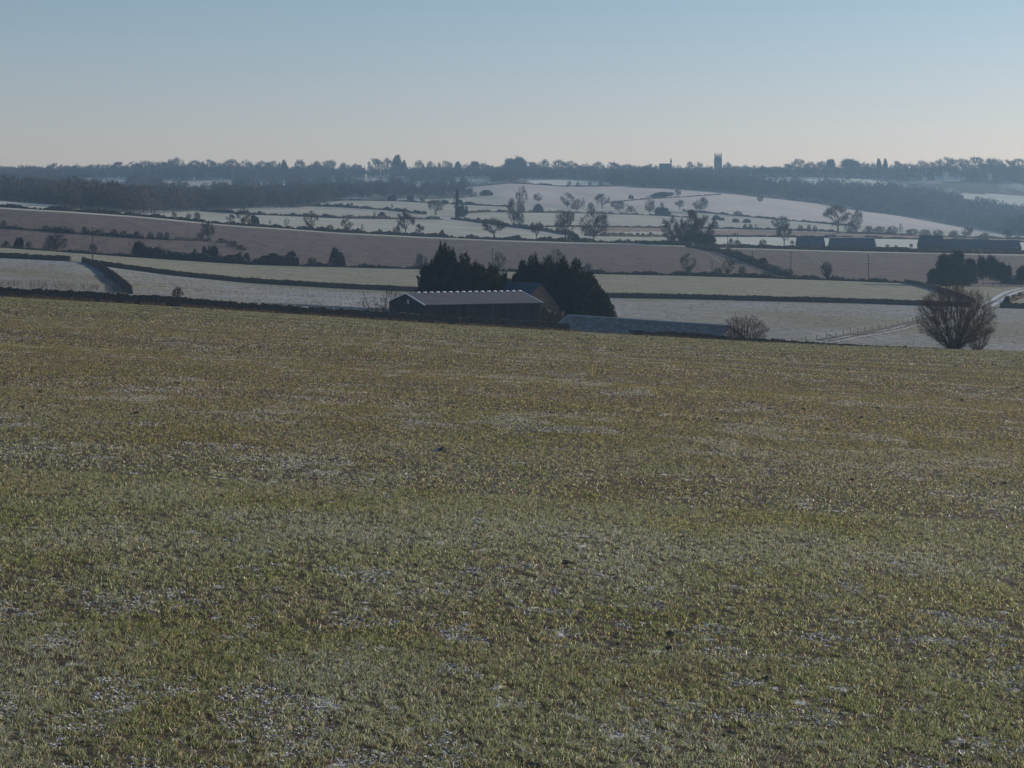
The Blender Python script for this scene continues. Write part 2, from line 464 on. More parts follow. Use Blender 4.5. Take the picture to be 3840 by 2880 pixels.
def skeleton(seed, n=220, trunk=.2, k1=7, k2=5, twigs=4, shape='round', tw=.004, tl=.09, trunk_r=.022, stems=1, droop=0.0):
    """a leafless tree in a 1 x 1 x 1 box grown outwards to points spread through its crown"""
    rng = np.random.default_rng(seed)
    pts = []
    while len(pts) < n:
        p = rng.uniform(-1, 1, 3); r = np.linalg.norm(p)
        if r > 1 or rng.random() > .25 + .75 * r ** 2: continue
        if n < 500 and float(vnoise(p[0] * 1.9 + seed * 1.7, p[1] * 1.9 + p[2] * 2.3 + 7, seed)) < .40 + .12 * r: continue
        x, y, z = p
        if shape == 'round':
            zz = trunk + (1 - trunk) * (.5 + .5 * z)
        elif shape == 'spread':
            zz = trunk + (1 - trunk) * (.55 + .45 * z) + .08 * (abs(x) - .5)
        elif shape == 'vase':
            zz = .5 + .5 * z; k = .3 + .7 * min(1, zz * 1.9) ** .8; x *= k; y *= k; zz = .06 + .94 * zz
        elif shape == 'slim':
            zz = .1 + .9 * (.5 + .5 * z); x *= .8; y *= .8
        elif shape == 'dome':
            zz = .04 + .96 * (.5 + .5 * z); k = min(1, .25 + zz * 2.2); x *= k; y *= k
        elif shape == 'bush':
            zz = .04 + .96 * abs(z) ** .8
        x += .18 * math.sin(7 * y + seed) * (1 - abs(x)); zz *= 1 - .1 * rng.random()
        pts.append((x * .5, y * .5, zz))
    pts = np.array(pts)
    limbs = []; tws = []

    def grow(P, D, T, r, lev):
        if lev == 2 or len(T) < 4:
            for t in T:
                m_ = P + (t - P) * .5 + D * np.linalg.norm(t - P) * .12 + rng.normal(0, .012, 3)
                limbs.append((P, m_, r * .55, r * .4, lev)); limbs.append((m_, t, r * .4, tw * 1.2, lev))
                o = (t - P); o /= max(1e-6, np.linalg.norm(o))
                for _ in range(twigs):
                    q = m_ + (t - m_) * rng.uniform(.2, 1.0)
                    dv = o * .8 + rng.normal(0, .65, 3) + np.array([0, 0, .35 - droop])
                    dv /= np.linalg.norm(dv)
                    q2 = q + dv * tl * rng.uniform(.5, 1.2)
                    tws.append((q, q2, tw))
                    if rng.random() < .7:
                        d2 = dv + rng.normal(0, .5, 3); tws.append((q + (q2 - q) * .5, q + (q2 - q) * .5 + d2 / np.linalg.norm(d2) * tl * .6, tw * .8))
            return
        k = min(len(T), k1 if lev == 0 else k2)
        c = T[rng.choice(len(T), k, replace=False)]
        for _ in range(3):
            lab = np.argmin(((T[:, None] - c[None]) ** 2).sum(-1), 1)
            c = np.array([T[lab == j].mean(0) if (lab == j).any() else c[j] for j in range(k)])
        for j in range(k):
            S = T[lab == j]
            if not len(S): continue
            tgt = P + (c[j] - P) * (.55 if lev == 0 else .6) + rng.normal(0, .012, 3)
            ln = np.linalg.norm(tgt - P)
            m_ = P + (tgt - P) * .5 + D * ln * .16 + rng.normal(0, .012, 3)
            limbs.append((P, m_, r, r * .8, lev)); limbs.append((m_, tgt, r * .8, r * .6, lev))
            dn = tgt - m_; dn /= max(1e-6, np.linalg.norm(dn))
            grow(tgt, dn, S, r * .52, lev + 1)

    if stems == 1:
        top = np.array([rng.normal(0, .01), rng.normal(0, .01), max(.03, trunk)])
        b = np.array([0, 0, -.02])
        limbs.append((b, top, trunk_r * 1.35, trunk_r, -1))
        grow(top, np.array([0, 0, 1.]), pts, trunk_r * .62, 0)
    else:
        for s in range(stems):
            b = np.array([rng.normal(0, .03), rng.normal(0, .03), -.02])
            a = 2 * math.pi * s / stems
            sel = pts[np.argmax(pts[:, 0:1] * np.cos(np.arange(stems) * 2 * math.pi / stems) + pts[:, 1:2] * np.sin(np.arange(stems) * 2 * math.pi / stems), 1) == s]
            if len(sel) < 4: continue
            top = b + np.array([math.cos(a) * .03, math.sin(a) * .03, .06])
            limbs.append((b, top, trunk_r, trunk_r * .9, -1))
            grow(top, np.array([0, 0, 1.]), sel, trunk_r * .7, 0)
    return limbs, tws


def tree_meshes(seed, mat_t, mat_c, **kw):
    limbs, tws = skeleton(seed, **kw)
    rng = np.random.default_rng(seed + 99)
    big = [l for l in limbs if l[4] <= 0]; small = [l for l in limbs if l[4] > 0]
    A = lambda L_, k: np.array([l[k] for l in L_])
    V, Q = seg_tubes(A(big, 0), A(big, 1), A(big, 2), A(big, 3), 5)
    t = build('trunk', V, Q=Q, mat=mat_t, smooth=True)
    V1, Q1 = seg_tubes(A(small, 0), A(small, 1), A(small, 2), A(small, 3), 3)
    V2, T2 = seg_tris(A(tws, 0), A(tws, 1), A(tws, 2), rng)
    c = build('crown', np.concatenate([V1, V2]), T=T2 + len(V1), Q=Q1, mat=mat_c)
    me = (t.data, c.data)
    bpy.data.objects.remove(t); bpy.data.objects.remove(c)
    return me


def leafy(seed, n=900, prof_r=None, spray=.09, up=.55, core=.82, wid=.35, k=3, lmp=.36, fq=(6, 2.2)):
    """a dense evergreen crown in a 1 x 1 x 1 box: a rough core and many pointed sprays over it"""
    rng = np.random.default_rng(seed)
    h = rng.random(n) ** .85; a = rng.uniform(0, 2 * math.pi, n)
    lump = lambda h_, a_: 1 - lmp / 2 + lmp * vnoise(h_ * fq[0] + seed, a_ * fq[1] + seed * 3, seed)
    r = prof_r(h) * .5 * lump(h, a) * rng.uniform(.82, 1.03, n)
    P = np.stack([r * np.cos(a), r * np.sin(a), h], 1)
    V = []
    for j in range(k):
        out = np.stack([np.cos(a), np.sin(a), np.full(n, up)], 1) + rng.normal(0, .38, (n, 3))
        out /= np.linalg.norm(out, axis=1)[:, None]
        ln = spray * rng.uniform(.5, 1.25, n)[:, None]
        sd = np.cross(out, rng.normal(size=(n, 3))); sd /= np.linalg.norm(sd, axis=1)[:, None]
        b = P + rng.normal(0, spray * .3, (n, 3))
        V.append(np.stack([b - sd * ln * wid, b + sd * ln * wid, b + out * ln], 1).reshape(-1, 3))
    V = np.concatenate(V); T = np.arange(len(V)).reshape(-1, 3)
    nh, na = 22, 22
    hh, aa = np.meshgrid(np.linspace(0, 1, nh), np.arange(na) * 2 * math.pi / na, indexing='ij')
    rr = prof_r(hh) * .5 * core * lump(hh, aa) * rng.uniform(.88, 1.05, hh.shape)
    C = np.stack([rr * np.cos(aa), rr * np.sin(aa), hh * .97], -1).reshape(-1, 3)
    i = np.arange(nh * na).reshape(nh, na); i2 = np.roll(i, -1, 1)
    Q = np.stack([i[:-1], i2[:-1], i2[1:], i[1:]], -1).reshape(-1, 4)
    return np.concatenate([C, V]), Q, T + len(C)


def leafy_mesh(seed, mat, **kw):
    V, Q, T = leafy(seed, **kw)
    o = build('crown', V, T=T, Q=Q, mat=mat); me = o.data; bpy.data.objects.remove(o); return me


def stick_mesh(mat, r0=.03, r1=.012, h=.6):
    a = Acc(); a.tube((0, 0, -.03), (0, 0, h), r0, r1, 6)
    o = a.make('trunk', mat); me = o.data; bpy.data.objects.remove(o); return me


PROTO = {
    'r': [tree_meshes(11 + i, M['bark'], M['twig'], n=260, trunk=.17, twigs=8, shape='round', tw=.0044, tl=.14) for i in range(3)],
    's': [tree_meshes(31 + i, M['bark'], M['twig'], n=260, trunk=.2, k1=6, twigs=7, shape='spread', tw=.004, tl=.13, trunk_r=.032) for i in range(3)],
    'v': [tree_meshes(51 + i, M['bark'], M['twig'], n=220, trunk=.12, twigs=7, shape='vase', tw=.0048, tl=.13, trunk_r=.026) for i in range(2)],
    'l': [tree_meshes(61 + i, M['bark'], M['twig'], n=120, trunk=.3, twigs=4, shape='slim', tw=.009) for i in range(2)],
    'b': [tree_meshes(71 + i, M['twig'], M['twig'], n=200, stems=6, twigs=7, shape='bush', tw=.007, tl=.17, trunk_r=.012) for i in range(3)],
}
round_r = lambda h: np.sqrt(np.clip(1 - (2 * h - .9) ** 2 / 1.25, .0, 1)) * (h < .995)
cone_r = lambda h: np.clip(1 - h, 0, 1) ** .62 * np.clip(.72 + h * 2.2, 0, 1)
STICK = stick_mesh(M['bark'])
PROTO['d'] = [tree_meshes(171 + i, M['bush'], M['bush'], n=330, stems=6, twigs=11, shape='bush', tw=.012, tl=.17, trunk_r=.02) for i in range(4)]
PROTO['c'] = [(STICK, leafy_mesh(91 + i, M['pine'], n=420, prof_r=cone_r, spray=.13, up=.4)) for i in range(2)]


def pine_mesh(seed, mat, n=9, low=.35):
    rng = np.random.default_rng(seed); VV = []; TT = []; QQ = []; k = 0
    for j in range(n):
        V, Q, T = leafy(seed * 7 + j, n=150, prof_r=round_r, spray=.45, up=.2, wid=.10, k=3, core=.32, lmp=.8)
        s = rng.uniform(.26, .56); h = low + (1 - low - s * .5) * (j / (n - 1)); rad = .34 * (1 - .55 * ((h - low) / (1 - low)) ** 2)
        a = rng.uniform(0, 2 * math.pi); rr = rad * rng.uniform(.3, 1.25)
        V = V * np.array([s, s, s * .6]) + np.array([rr * math.cos(a), rr * math.sin(a), h - .06])
        VV.append(V); QQ.append(Q + k); TT.append(T + k); k += len(V)
    o = build('crown', np.concatenate(VV), T=np.concatenate(TT), Q=np.concatenate(QQ), mat=mat); me = o.data; bpy.data.objects.remove(o); return me


PINE_T = stick_mesh(M['bark'], .028, .012, .85)
PROTO['p'] = [(PINE_T, pine_mesh(5 + i, M['pine'], 12, .3)) for i in range(2)]
PROTO['q'] = [(PINE_T, pine_mesh(15 + i, M['pine'], 20, .08)) for i in range(3)]

KIND = {'r': ('bare_tree', 'bare rounded tree', 'tree'), 's': ('bare_tree', 'bare spreading tree', 'tree'), 'v': ('bare_tree', 'bare upright tree', 'tree'),
        'l': ('bare_tree', 'slim bare sapling', 'tree'), 'b': ('shrub', 'leafless twiggy shrub', 'shrub'), 'd': ('bush', 'dark dense bush', 'bush'),
        'c': ('conifer', 'pointed conifer', 'tree'), 'p': ('pine_tree', 'flat-topped pine', 'tree'), 'q': ('pine_tree', 'dark full-crowned pine', 'tree')}
ORD = 'first second third fourth fifth sixth seventh eighth ninth tenth eleventh twelfth thirteenth fourteenth fifteenth sixteenth seventeenth eighteenth nineteenth twentieth'.split()


def ordinal(n):
    return ORD[n - 1] if n <= 20 else 'twenty-' + ORD[n - 21]


def plant(kind, loc, w, h, label, group, name=None, cat=None):
    nm, _, ct = KIND[kind]
    me = random.choice(PROTO[kind])
    o = empty(name or nm, loc, label, cat or ct, group, random.uniform(0, 6.28), (w, w, h))
    link('trunk', me[0], o); link('crown', me[1], o)
    return o


def plant_row(lst, place, group):
    seen = {}
    tot = {}
    for q in lst: tot[q[4]] = tot.get(q[4], 0) + 1
    for px, row, h, w, k in sorted(lst):
        p = ground(px, row)
        m_ = p[1] / F
        seen[k] = seen.get(k, 0) + 1
        lab = KIND[k][1] + ' ' + place
        if tot[k] > 1: lab += ', ' + ('leftmost' if seen[k] == 1 else 'rightmost' if seen[k] == tot[k] else ordinal(seen[k]) + ' from left')
        g_ = 1.16 if k in 'rsv' else 1.0
        plant(k, (p[0], p[1], p[2] - .1), w * m_ * g_, h * m_ * 1.04 * (1 + (g_ - 1) * .6), lab, group)


plant_row([(3, 228, 8, 9, 'b'), (15, 228.6, 4, 8, 'b'), (46, 231, 6, 9, 'b'), (54, 231.6, 6, 7, 'b'), (62, 232.6, 7, 13, 'b'), (71, 233, 5, 9, 'b'), (85, 234, 8, 9, 'b'),
           (98, 234.8, 6, 8, 'b'), (103, 235.2, 8, 3, 'l'), (114, 236, 7, 8, 'b'), (124, 237, 7, 9, 'b'), (137, 238, 7, 8, 'b'), (143, 238.4, 6, 3, 'l'), (150, 239, 7, 8, 'b'),
           (160, 239.5, 8, 7, 'b'), (167, 239.8, 8, 6, 'b')],
          'in the broken hedge crossing the left ploughed field', 'shrubs in the broken hedge')
plant_row([(5, 246.6, 6, 9, 'b'), (19, 247, 10, 9, 'd'), (29, 247.6, 6, 7, 'b'), (55.5, 249.8, 17, 23, 'b'), (93, 252, 8, 9, 'b'), (140, 256.4, 15, 16, 'd'),
           (155, 257.4, 7, 14, 'd'), (167, 258, 8, 12, 'd'), (182, 259, 7, 12, 'd'), (195, 259.6, 11, 5, 'd'), (204, 260, 14, 6, 'd'), (212, 260.6, 15, 13, 'd'), (228, 261.6, 7, 14, 'd'),
           (246, 262.8, 10, 8, 'd'), (269.6, 264, 11, 20, 'd'), (290.6, 265, 14, 13, 'd'), (312, 266, 9, 11, 'b'), (337, 267, 19, 15, 'd'), (421, 269, 16, 14, 'b')],
          'along the dark hedge below the ploughed field', 'shrubs along the lower field hedge')
plant_row([(208, 239, 17, 14, 'r'), (200, 239.5, 7, 8, 'b'), (222, 243, 5, 13, 'b'), (232, 247, 7, 12, 'b'), (242, 250.6, 6, 12, 'b')],
          'beside the ditch in the ploughed field', 'growth along the ditch')
plant_row([(174.5, 218.5, 6, 5, 'r'), (188.5, 219.6, 6, 5, 'r'), (197, 220.2, 8, 7, 'b'), (230.5, 223.2, 8, 8, 's'), (243.5, 224.6, 16, 14, 'v'), (249, 224.8, 7, 4, 'b'), (254.5, 225, 10, 9, 'd'),
           (270, 226.2, 7, 4, 'l'), (286.4, 227.6, 10, 7, 'l'), (310.5, 229.6, 17, 13, 'v'), (330, 230.4, 6, 8, 'b'), (347, 231.6, 13, 12, 'v'), (362.4, 232.6, 9, 5, 'l'), (380, 233.6, 5, 6, 'b'),
           (397, 234.6, 10, 9, 'b'), (405.7, 235, 22, 16, 's'), (419.6, 235.6, 11, 9, 's'), (441.7, 236.6, 7, 5, 'd'), (494, 238.6, 19, 21, 's'),
           (536.5, 239.6, 17, 12, 's'), (565.5, 240.8, 29, 19, 's'), (573, 240.6, 7, 12, 'd'), (593.5, 241.4, 29, 25, 'r'), (620, 242.4, 4, 4, 'b'), (628, 242.6, 4, 6, 'b'),
           (672, 244.2, 26, 19, 'r'), (683, 245.4, 24, 16, 'r'), (690, 246, 33, 17, 's'), (698, 246.4, 24, 17, 'r'), (704, 246.8, 29, 20, 's'), (694, 246, 13, 28, 'd'), (676, 245, 11, 20, 'b'), (707, 247, 13, 18, 'd')],
          'in the hedge above the ploughed field', 'hedgerow trees above the ploughed field')
plant_row([(730.6, 244.4, 6, 6, 'b'), (737, 244.6, 5, 8, 'b'), (763, 245.2, 6, 8, 'b'), (784, 246, 21, 14, 's'), (792, 244, 4, 5, 'b'), (887, 247.4, 3, 5, 'b'), (911, 247.6, 4, 4, 'b'), (896, 247.4, 2.5, 4, 'b')],
          'in front of the white paddock', 'growth along the paddock hedge')
plant_row([(716, 229, 8, 7, 'b'), (745, 229.6, 6, 5, 'b'), (750.5, 229.8, 6, 5, 'b'), (756, 230, 6, 4, 'l'), (781, 231, 14, 16, 'r'), (800.5, 231.6, 7, 6, 'b'), (809, 232, 8, 5, 'b'),
           (815, 232.2, 7, 5, 'b'), (838, 233.6, 26, 25, 's'), (850, 233.8, 12, 14, 'b'), (856.5, 233.8, 22, 11, 'r'), (868, 234, 8, 12, 'b'), (880, 234.4, 8, 13, 'b'), (892, 234.8, 9, 12, 'b'),
           (901, 235, 12, 6, 'l'), (912, 235.4, 7, 14, 'b'), (925, 236, 7, 12, 'b'), (938, 236.6, 7, 11, 'b'), (954, 237.2, 7, 11, 'b'), (967, 237.8, 11, 11, 'r'), (985, 238.6, 6, 12, 'b'), (1008, 239.8, 10, 9, 'r')],
          'in the hedge behind the right paddock', 'growth along the hedge behind the paddock')
plant_row([(436, 215, 14, 16, 's'), (351.5, 206.6, 4, 4, 'b'), (392, 209.6, 6, 4, 'l'), (382, 217.8, 6, 8, 'd'), (374.6, 217.4, 7, 5, 'l'), (410, 201.4, 6, 8, 'd'), (422, 202, 5, 6, 'b'),
           (445, 203.6, 4, 7, 'd'), (460, 204.4, 5, 6, 'd'), (469, 204.8, 3.4, 10, 'd'), (392, 201, 6, 10, 'd'), (486, 195.8, 6, 13, 'd'), (471, 197, 9, 13, 'b'),
           (463, 217, 12, 13, 'd')],
          'in the far meadow left of the tall ivied tree', 'growth in the far meadows')
plant_row([(522, 213.8, 25, 12, 'v'), (514, 227, 27, 13, 'r'), (520, 227.4, 15, 9, 'r'), (538, 212.8, 9, 10, 'd'), (538, 202.6, 9, 8, 'r'), (567, 207, 14, 13, 'v'), (583, 208.6, 11, 6, 'l'), (576, 212.6, 13, 10, 'r'),
           (591, 212.8, 10, 8, 'b'), (602, 209, 14, 13, 's'), (619, 211.4, 10, 15, 'r'), (631, 212, 6, 10, 'b'), (649.5, 214.6, 15, 9, 'r'), (662, 216, 9, 16, 'd'), (679.8, 209.6, 9, 9, 's')],
          'in the misty valley bottom', 'trees in the misty valley bottom')
plant_row([(661.6, 207, 5, 4, 'b'), (631, 199, 4.5, 5, 'd'), (665, 196.8, 5, 24, 'd'), (656, 197.6, 3.5, 14, 'd'), (678, 196.8, 7, 6, 'r'), (700.5, 213, 15, 14, 'r'), (760, 203, 8, 6, 'r'), (716, 220, 5, 8, 'd'), (722, 220.6, 3, 6, 'd'),
           (735.5, 222.4, 4, 7, 'd'), (746.5, 222.8, 4, 8, 'd'), (738, 216, 5, 10, 'b'), (569, 185.4, 4, 5, 'b'), (578, 185.6, 4, 4, 'b'), (590, 185.6, 4, 4, 'b'), (601, 185.6, 3.5, 5, 'b')],
          'on the pale frosted hillside', 'growth on the frosted hillside')
plant_row([(688, 274, 19, 15, 'v'), (728, 275.6, 17, 12, 'v'), (742, 275.8, 10, 10, 'b'), (763, 265.6, 8, 10, 'd'), (752, 263.6, 6, 12, 'd'), (788.5, 277, 9, 11, 'b'), (718, 275, 8, 10, 'b'),
           (498, 271, 17, 14, 'v'), (556, 272.6, 21, 18, 'v'), (588, 273.4, 10, 12, 'b')],
          'by the lower hedge of the right ploughed slope', 'growth along the right ploughed slope')
p = ground(826.6, 279.6)
plant('v', p, 12.5 * p[1] / F, 18.5 * p[1] / F, 'dense wedge-shaped tree standing alone by the right ploughed slope hedge', None)
link('inner_twigs', random.choice(PROTO['v'])[1], bpy.data.objects[-1] if False else COL.objects[-3])

# the tall ivy-clad tree
p = ground(457, 219.6)
m_ = p[1] / F
o = empty('ivied_tree', p, 'tall dying tree thick with dark ivy at the meadow corner', 'tree', None, .4, (9 * m_, 9 * m_, 32 * m_))
link('trunk', PROTO['l'][0][0], o); link('crown', PROTO['l'][0][1], o)
a = leafy(402, n=380, prof_r=lambda h: np.clip(.42 - .36 * h, .06, 1) * (h < .99), spray=.1, up=.5)
build('ivy', a[0] * np.array([1, 1, .88]), T=a[2], Q=a[1], mat=M['bush'], parent=o)

# ------------------------------------------------------------------ skyline trees
SKY = [(12, 165.5, 7, 'r'), (27, 165.8, 11, 's'), (40, 167, 8, 'r'), (54, 162.6, 14, 's'), (65.6, 164.8, 10, 'r'), (75.6, 164, 7, 'r'), (92, 164.2, 13, 'r'), (99.5, 163.8, 8, 'r'),
       (111, 165, 11, 'r'), (120, 161.6, 14, 's'), (132.7, 160.8, 13, 'r'), (146.6, 159.9, 15, 's'), (162, 161.2, 9, 's'), (169, 159, 10, 's'),
       (178.4, 156.8, 13, 'r'), (194, 160, 13, 's'), (209, 159, 12, 's'), (227.8, 158.4, 18, 'r'), (245, 159.4, 14, 'r'), (261, 160, 14, 'r'), (273, 160.4, 13, 's'), (284, 161.4, 7, 'c'),
       (301, 159.2, 11, 'r'), (314, 160, 12, 'r'), (329, 159, 14, 's'), (345, 162, 10, 'r'), (354.5, 163, 11, 'r'), (374.5, 158.2, 12, 's'), (386, 157.8, 11, 'r'), (397, 157.2, 11, 'c'), (404, 161.6, 6, 'c'),
       (419, 160, 9, 'r'), (431.6, 160.4, 9, 'r'), (445.5, 160.4, 13, 's'), (458, 163, 8, 'c'), (467, 162.8, 8, 'r'), (475, 161.6, 7, 'p'), (484, 162.4, 10, 's'), (503, 164.2, 15, 'r'), (511, 159, 10, 'p'),
       (521, 158, 9, 'p'), (531, 161.5, 11, 's'), (542, 158.4, 13, 'r'), (558, 159.6, 13, 's'), (570.6, 160.4, 13, 's'), (579, 166, 6, 'p'), (595, 160.8, 14, 'r'), (611.5, 162, 14, 's'), (627, 163.4, 12, 'r'), (638, 166.4, 12, 'r'), (650, 163.4, 11, 's'),
       (689.6, 161.4, 6, 's'), (699, 161.4, 10, 'r'), (708, 165, 9, 'r'), (727, 162, 8, 'r'), (737, 165.4, 8, 's'), (745, 164, 8, 'r'), (759, 167, 10, 's'), (771.4, 166, 13, 'r'), (786, 163.5, 11, 's'), (798.4, 158.4, 13, 'r'), (809, 161.4, 11, 'r'), (817, 162, 9, 'r'),
       (824.6, 160, 11, 's'), (830.8, 159.6, 7, 'p'), (847.8, 159.8, 13, 'p'), (855, 160, 9, 'r'), (864, 161.2, 9, 'r'), (873, 162, 9, 'r'), (878.8, 160.2, 6, 'c'), (885.4, 160.2, 5, 'c'), (895.8, 160.8, 9, 's'),
       (902.7, 163.4, 9, 'r'), (909.7, 162, 9, 'r'), (924, 159.6, 13, 'r'), (936.7, 159.6, 13, 'r'), (946, 156.6, 13, 's'), (953, 157.4, 11, 'r'), (963, 157.4, 12, 's'), (975, 156.6, 15, 's'), (986, 157.4, 13, 'r'),
       (996, 157.4, 13, 's'), (1007.7, 159.2, 11, 's'), (1019, 158.4, 15, 's')]
SPIRE_X, TOWER_X = 671.5, 718.0
SK_NAME = {'r': 'rounded hazy tree', 's': 'airy bare tree', 'c': 'pointed hazy conifer', 'p': 'flat-topped hazy pine'}
for i, (px, top, w, k) in enumerate(SKY):
    same = [q[0] for q in SKY if q[3] == k]
    nl = sum(1 for x in same if x <= px); nr = sum(1 for x in same if x >= px)
    c1 = sum(1 for x in same if px <= x < SPIRE_X) if px < SPIRE_X else 99
    c2 = sum(1 for x in same if TOWER_X < x <= px) if px > TOWER_X else 99
    best = min(nl, nr, c1, c2)
    if SPIRE_X < px < TOWER_X:
        q = [x for x in same if SPIRE_X < x < TOWER_X]
        lab = SK_NAME[k] + ' on the skyline between the spire and the square tower' + ('' if len(q) == 1 else (', nearer the spire' if px == q[0] else ', nearer the tower'))
    elif best == c1: lab = '%s skyline %s left of the church spire' % (ordinal(c1), SK_NAME[k])
    elif best == c2: lab = '%s skyline %s right of the square church tower' % (ordinal(c2), SK_NAME[k])
    elif best == nl: lab = '%s skyline %s from the left edge of the view' % (ordinal(nl), SK_NAME[k])
    else: lab = '%s skyline %s from the right edge of the view' % (ordinal(nr), SK_NAME[k])
    Y = SY(2236) + random.uniform(-20, 20)
    p = on(px, Y); m_ = Y / F
    h = (HZ - F * p[2] / Y - top) * m_
    plant(k, (p[0], Y, p[2] - .3), w * m_ * 1.22, h * 1.03, lab, 'trees on the skyline ridge')


# ------------------------------------------------------------------ woods that read as one mass
def far_tree(seed, shape):
    limbs, tws = skeleton(seed, n=58, trunk=.18, k1=5, k2=4, twigs=5, shape=shape, tw=.017, tl=.15, trunk_r=.028)
    rng = np.random.default_rng(seed)
    A = lambda L_, k: np.array([l[k] for l in L_])
    V1, T1 = seg_tris(A(limbs, 0), A(limbs, 1), A(limbs, 2), rng)
    V2, T2 = seg_tris(A(tws, 0), A(tws, 1), A(tws, 2), rng)
    return np.concatenate([V1, V2]), np.concatenate([T1, T2 + len(V1)])


FT = [far_tree(201 + i, s) for i, s in enumerate(['round', 'spread', 'round', 'slim'])]


def woodland(name, label, poly, spacing, hm, seed, wfac=.85, mat='twig_far', clr=1.0):
    rng = np.random.default_rng(seed)
    xs = [q[0] for q in poly]; ys = [q[1] for q in poly]
    pos = []
    # walk over the real ground: bearings and depths, equal area
    n_ = 110000
    px = rng.uniform(min(xs), max(xs), n_); Y = np.sqrt(rng.uniform(950 ** 2, SY(2300) ** 2, n_))
    z = terr_zv(px, Y); row = HZ - F * z / Y
    ok = inside(poly, px, row)
    for nm, c in CLEAR:
        for dr, pr_ in ((0, 1.3), (3, .95), (6, .9), (9, .75), (12, .45)):
            ok &= ~(inside(c, px, row - dr) & (rng.random(n_) < clr * pr_))
    px = px[ok]; Y = Y[ok]; z = z[ok]
    pos = list(zip((px - 512) * Y / F, Y, z))
    area_pts = pos; pos = []; grid = {}
    for p_ in area_pts:
        key = (int(p_[0] // spacing), int(p_[1] // spacing))
        if key in grid: continue
        grid[key] = 1; pos.append(p_)
    VV = []; TT = []; n = 0
    for p_ in pos:
        V, T = FT[rng.integers(len(FT))]
        h = hm * rng.uniform(.42, 1.25) * (.75 + .5 * float(vnoise(p_[0] / 35, p_[1] / 35, 12))); w = h * wfac * rng.uniform(.8, 1.25); a_ = rng.uniform(0, 6.28)
        c, s = math.cos(a_), math.sin(a_)
        W = np.stack([(V[:, 0] * c - V[:, 1] * s) * w, (V[:, 0] * s + V[:, 1] * c) * w, V[:, 2] * h], 1) + np.array(p_)
        VV.append(W); TT.append(T + n); n += len(V)
    print(name, len(pos), 'trees')
    o = build(name, np.concatenate(VV), T=np.concatenate(TT), mat=M[mat])
    tag(o, label, 'woodland', kind='stuff')


woodland('woodland', 'dark leafless wood filling the valley side at the left', [(-200, 196), (0, 197), (60, 199), (100, 201.5), (135, 203), (150, 199), (215, 203.5), (240, 201), (300, 202), (345, 199), (345, 200.4),
         (302, 207), (250, 208), (205, 210.3), (171, 212), (140, 213), (64, 207.5), (54, 204.5), (0, 201), (-200, 199)], 8.0, 13.5, 1)
woodland('woodland', 'hazy wooded slope below the skyline on the left', [(-200, 181), (0, 181), (171, 178), (341, 178), (512, 178), (520, 182.5), (465, 187.3), (465, 197.6), (430, 199), (340, 199), (300, 200),
         (240, 200), (150, 198), (135, 201), (60, 197), (0, 195), (-200, 194)], 15.5, 12.5, 2)
woodland('woodland', 'belt of hazy trees running along the whole skyline ridge', [(-200, 173), (1250, 171), (1250, 181), (1024, 181), (853, 178), (760, 178), (683, 183), (600, 181), (512, 179), (341, 178), (0, 181), (-200, 181)], 9.5, 14, 3, clr=.4)
woodland('woodland', 'broad blue hazy wood above the pale hillside at right', [(600, 182), (683, 181.5), (740, 183), (760, 188), (853, 190), (880, 192), (900, 193), (955, 201), (985, 206), (1024, 208), (1200, 212), (1200, 240), (1040, 237),
         (977, 230), (907, 217.6), (853, 210), (814, 203.2), (729, 193.8), (683, 189.6), (612, 186.4)], 9.5, 16, 4)


# ------------------------------------------------------------------ hedges and walls
def path_pts(rows, step, fn=ground):
    P_ = []
    for (x0, r0), (x1, r1) in zip(rows[:-1], rows[1:]):
        n = max(2, int(abs(x1 - x0) / 2) + int(abs(r1 - r0)))
        for t in np.linspace(0, 1, n, endpoint=False):
            P_.append(fn(x0 + (x1 - x0) * t, r0 + (r1 - r0) * t))
    P_.append(fn(*rows[-1]))
    P_ = np.array(P_)
    d = np.concatenate([[0], np.cumsum(np.linalg.norm(np.diff(P_[:, :2], axis=0), axis=1))])
    s = np.arange(0, d[-1], step)
    return np.stack([np.interp(s, d, P_[:, k]) for k in range(3)], 1)


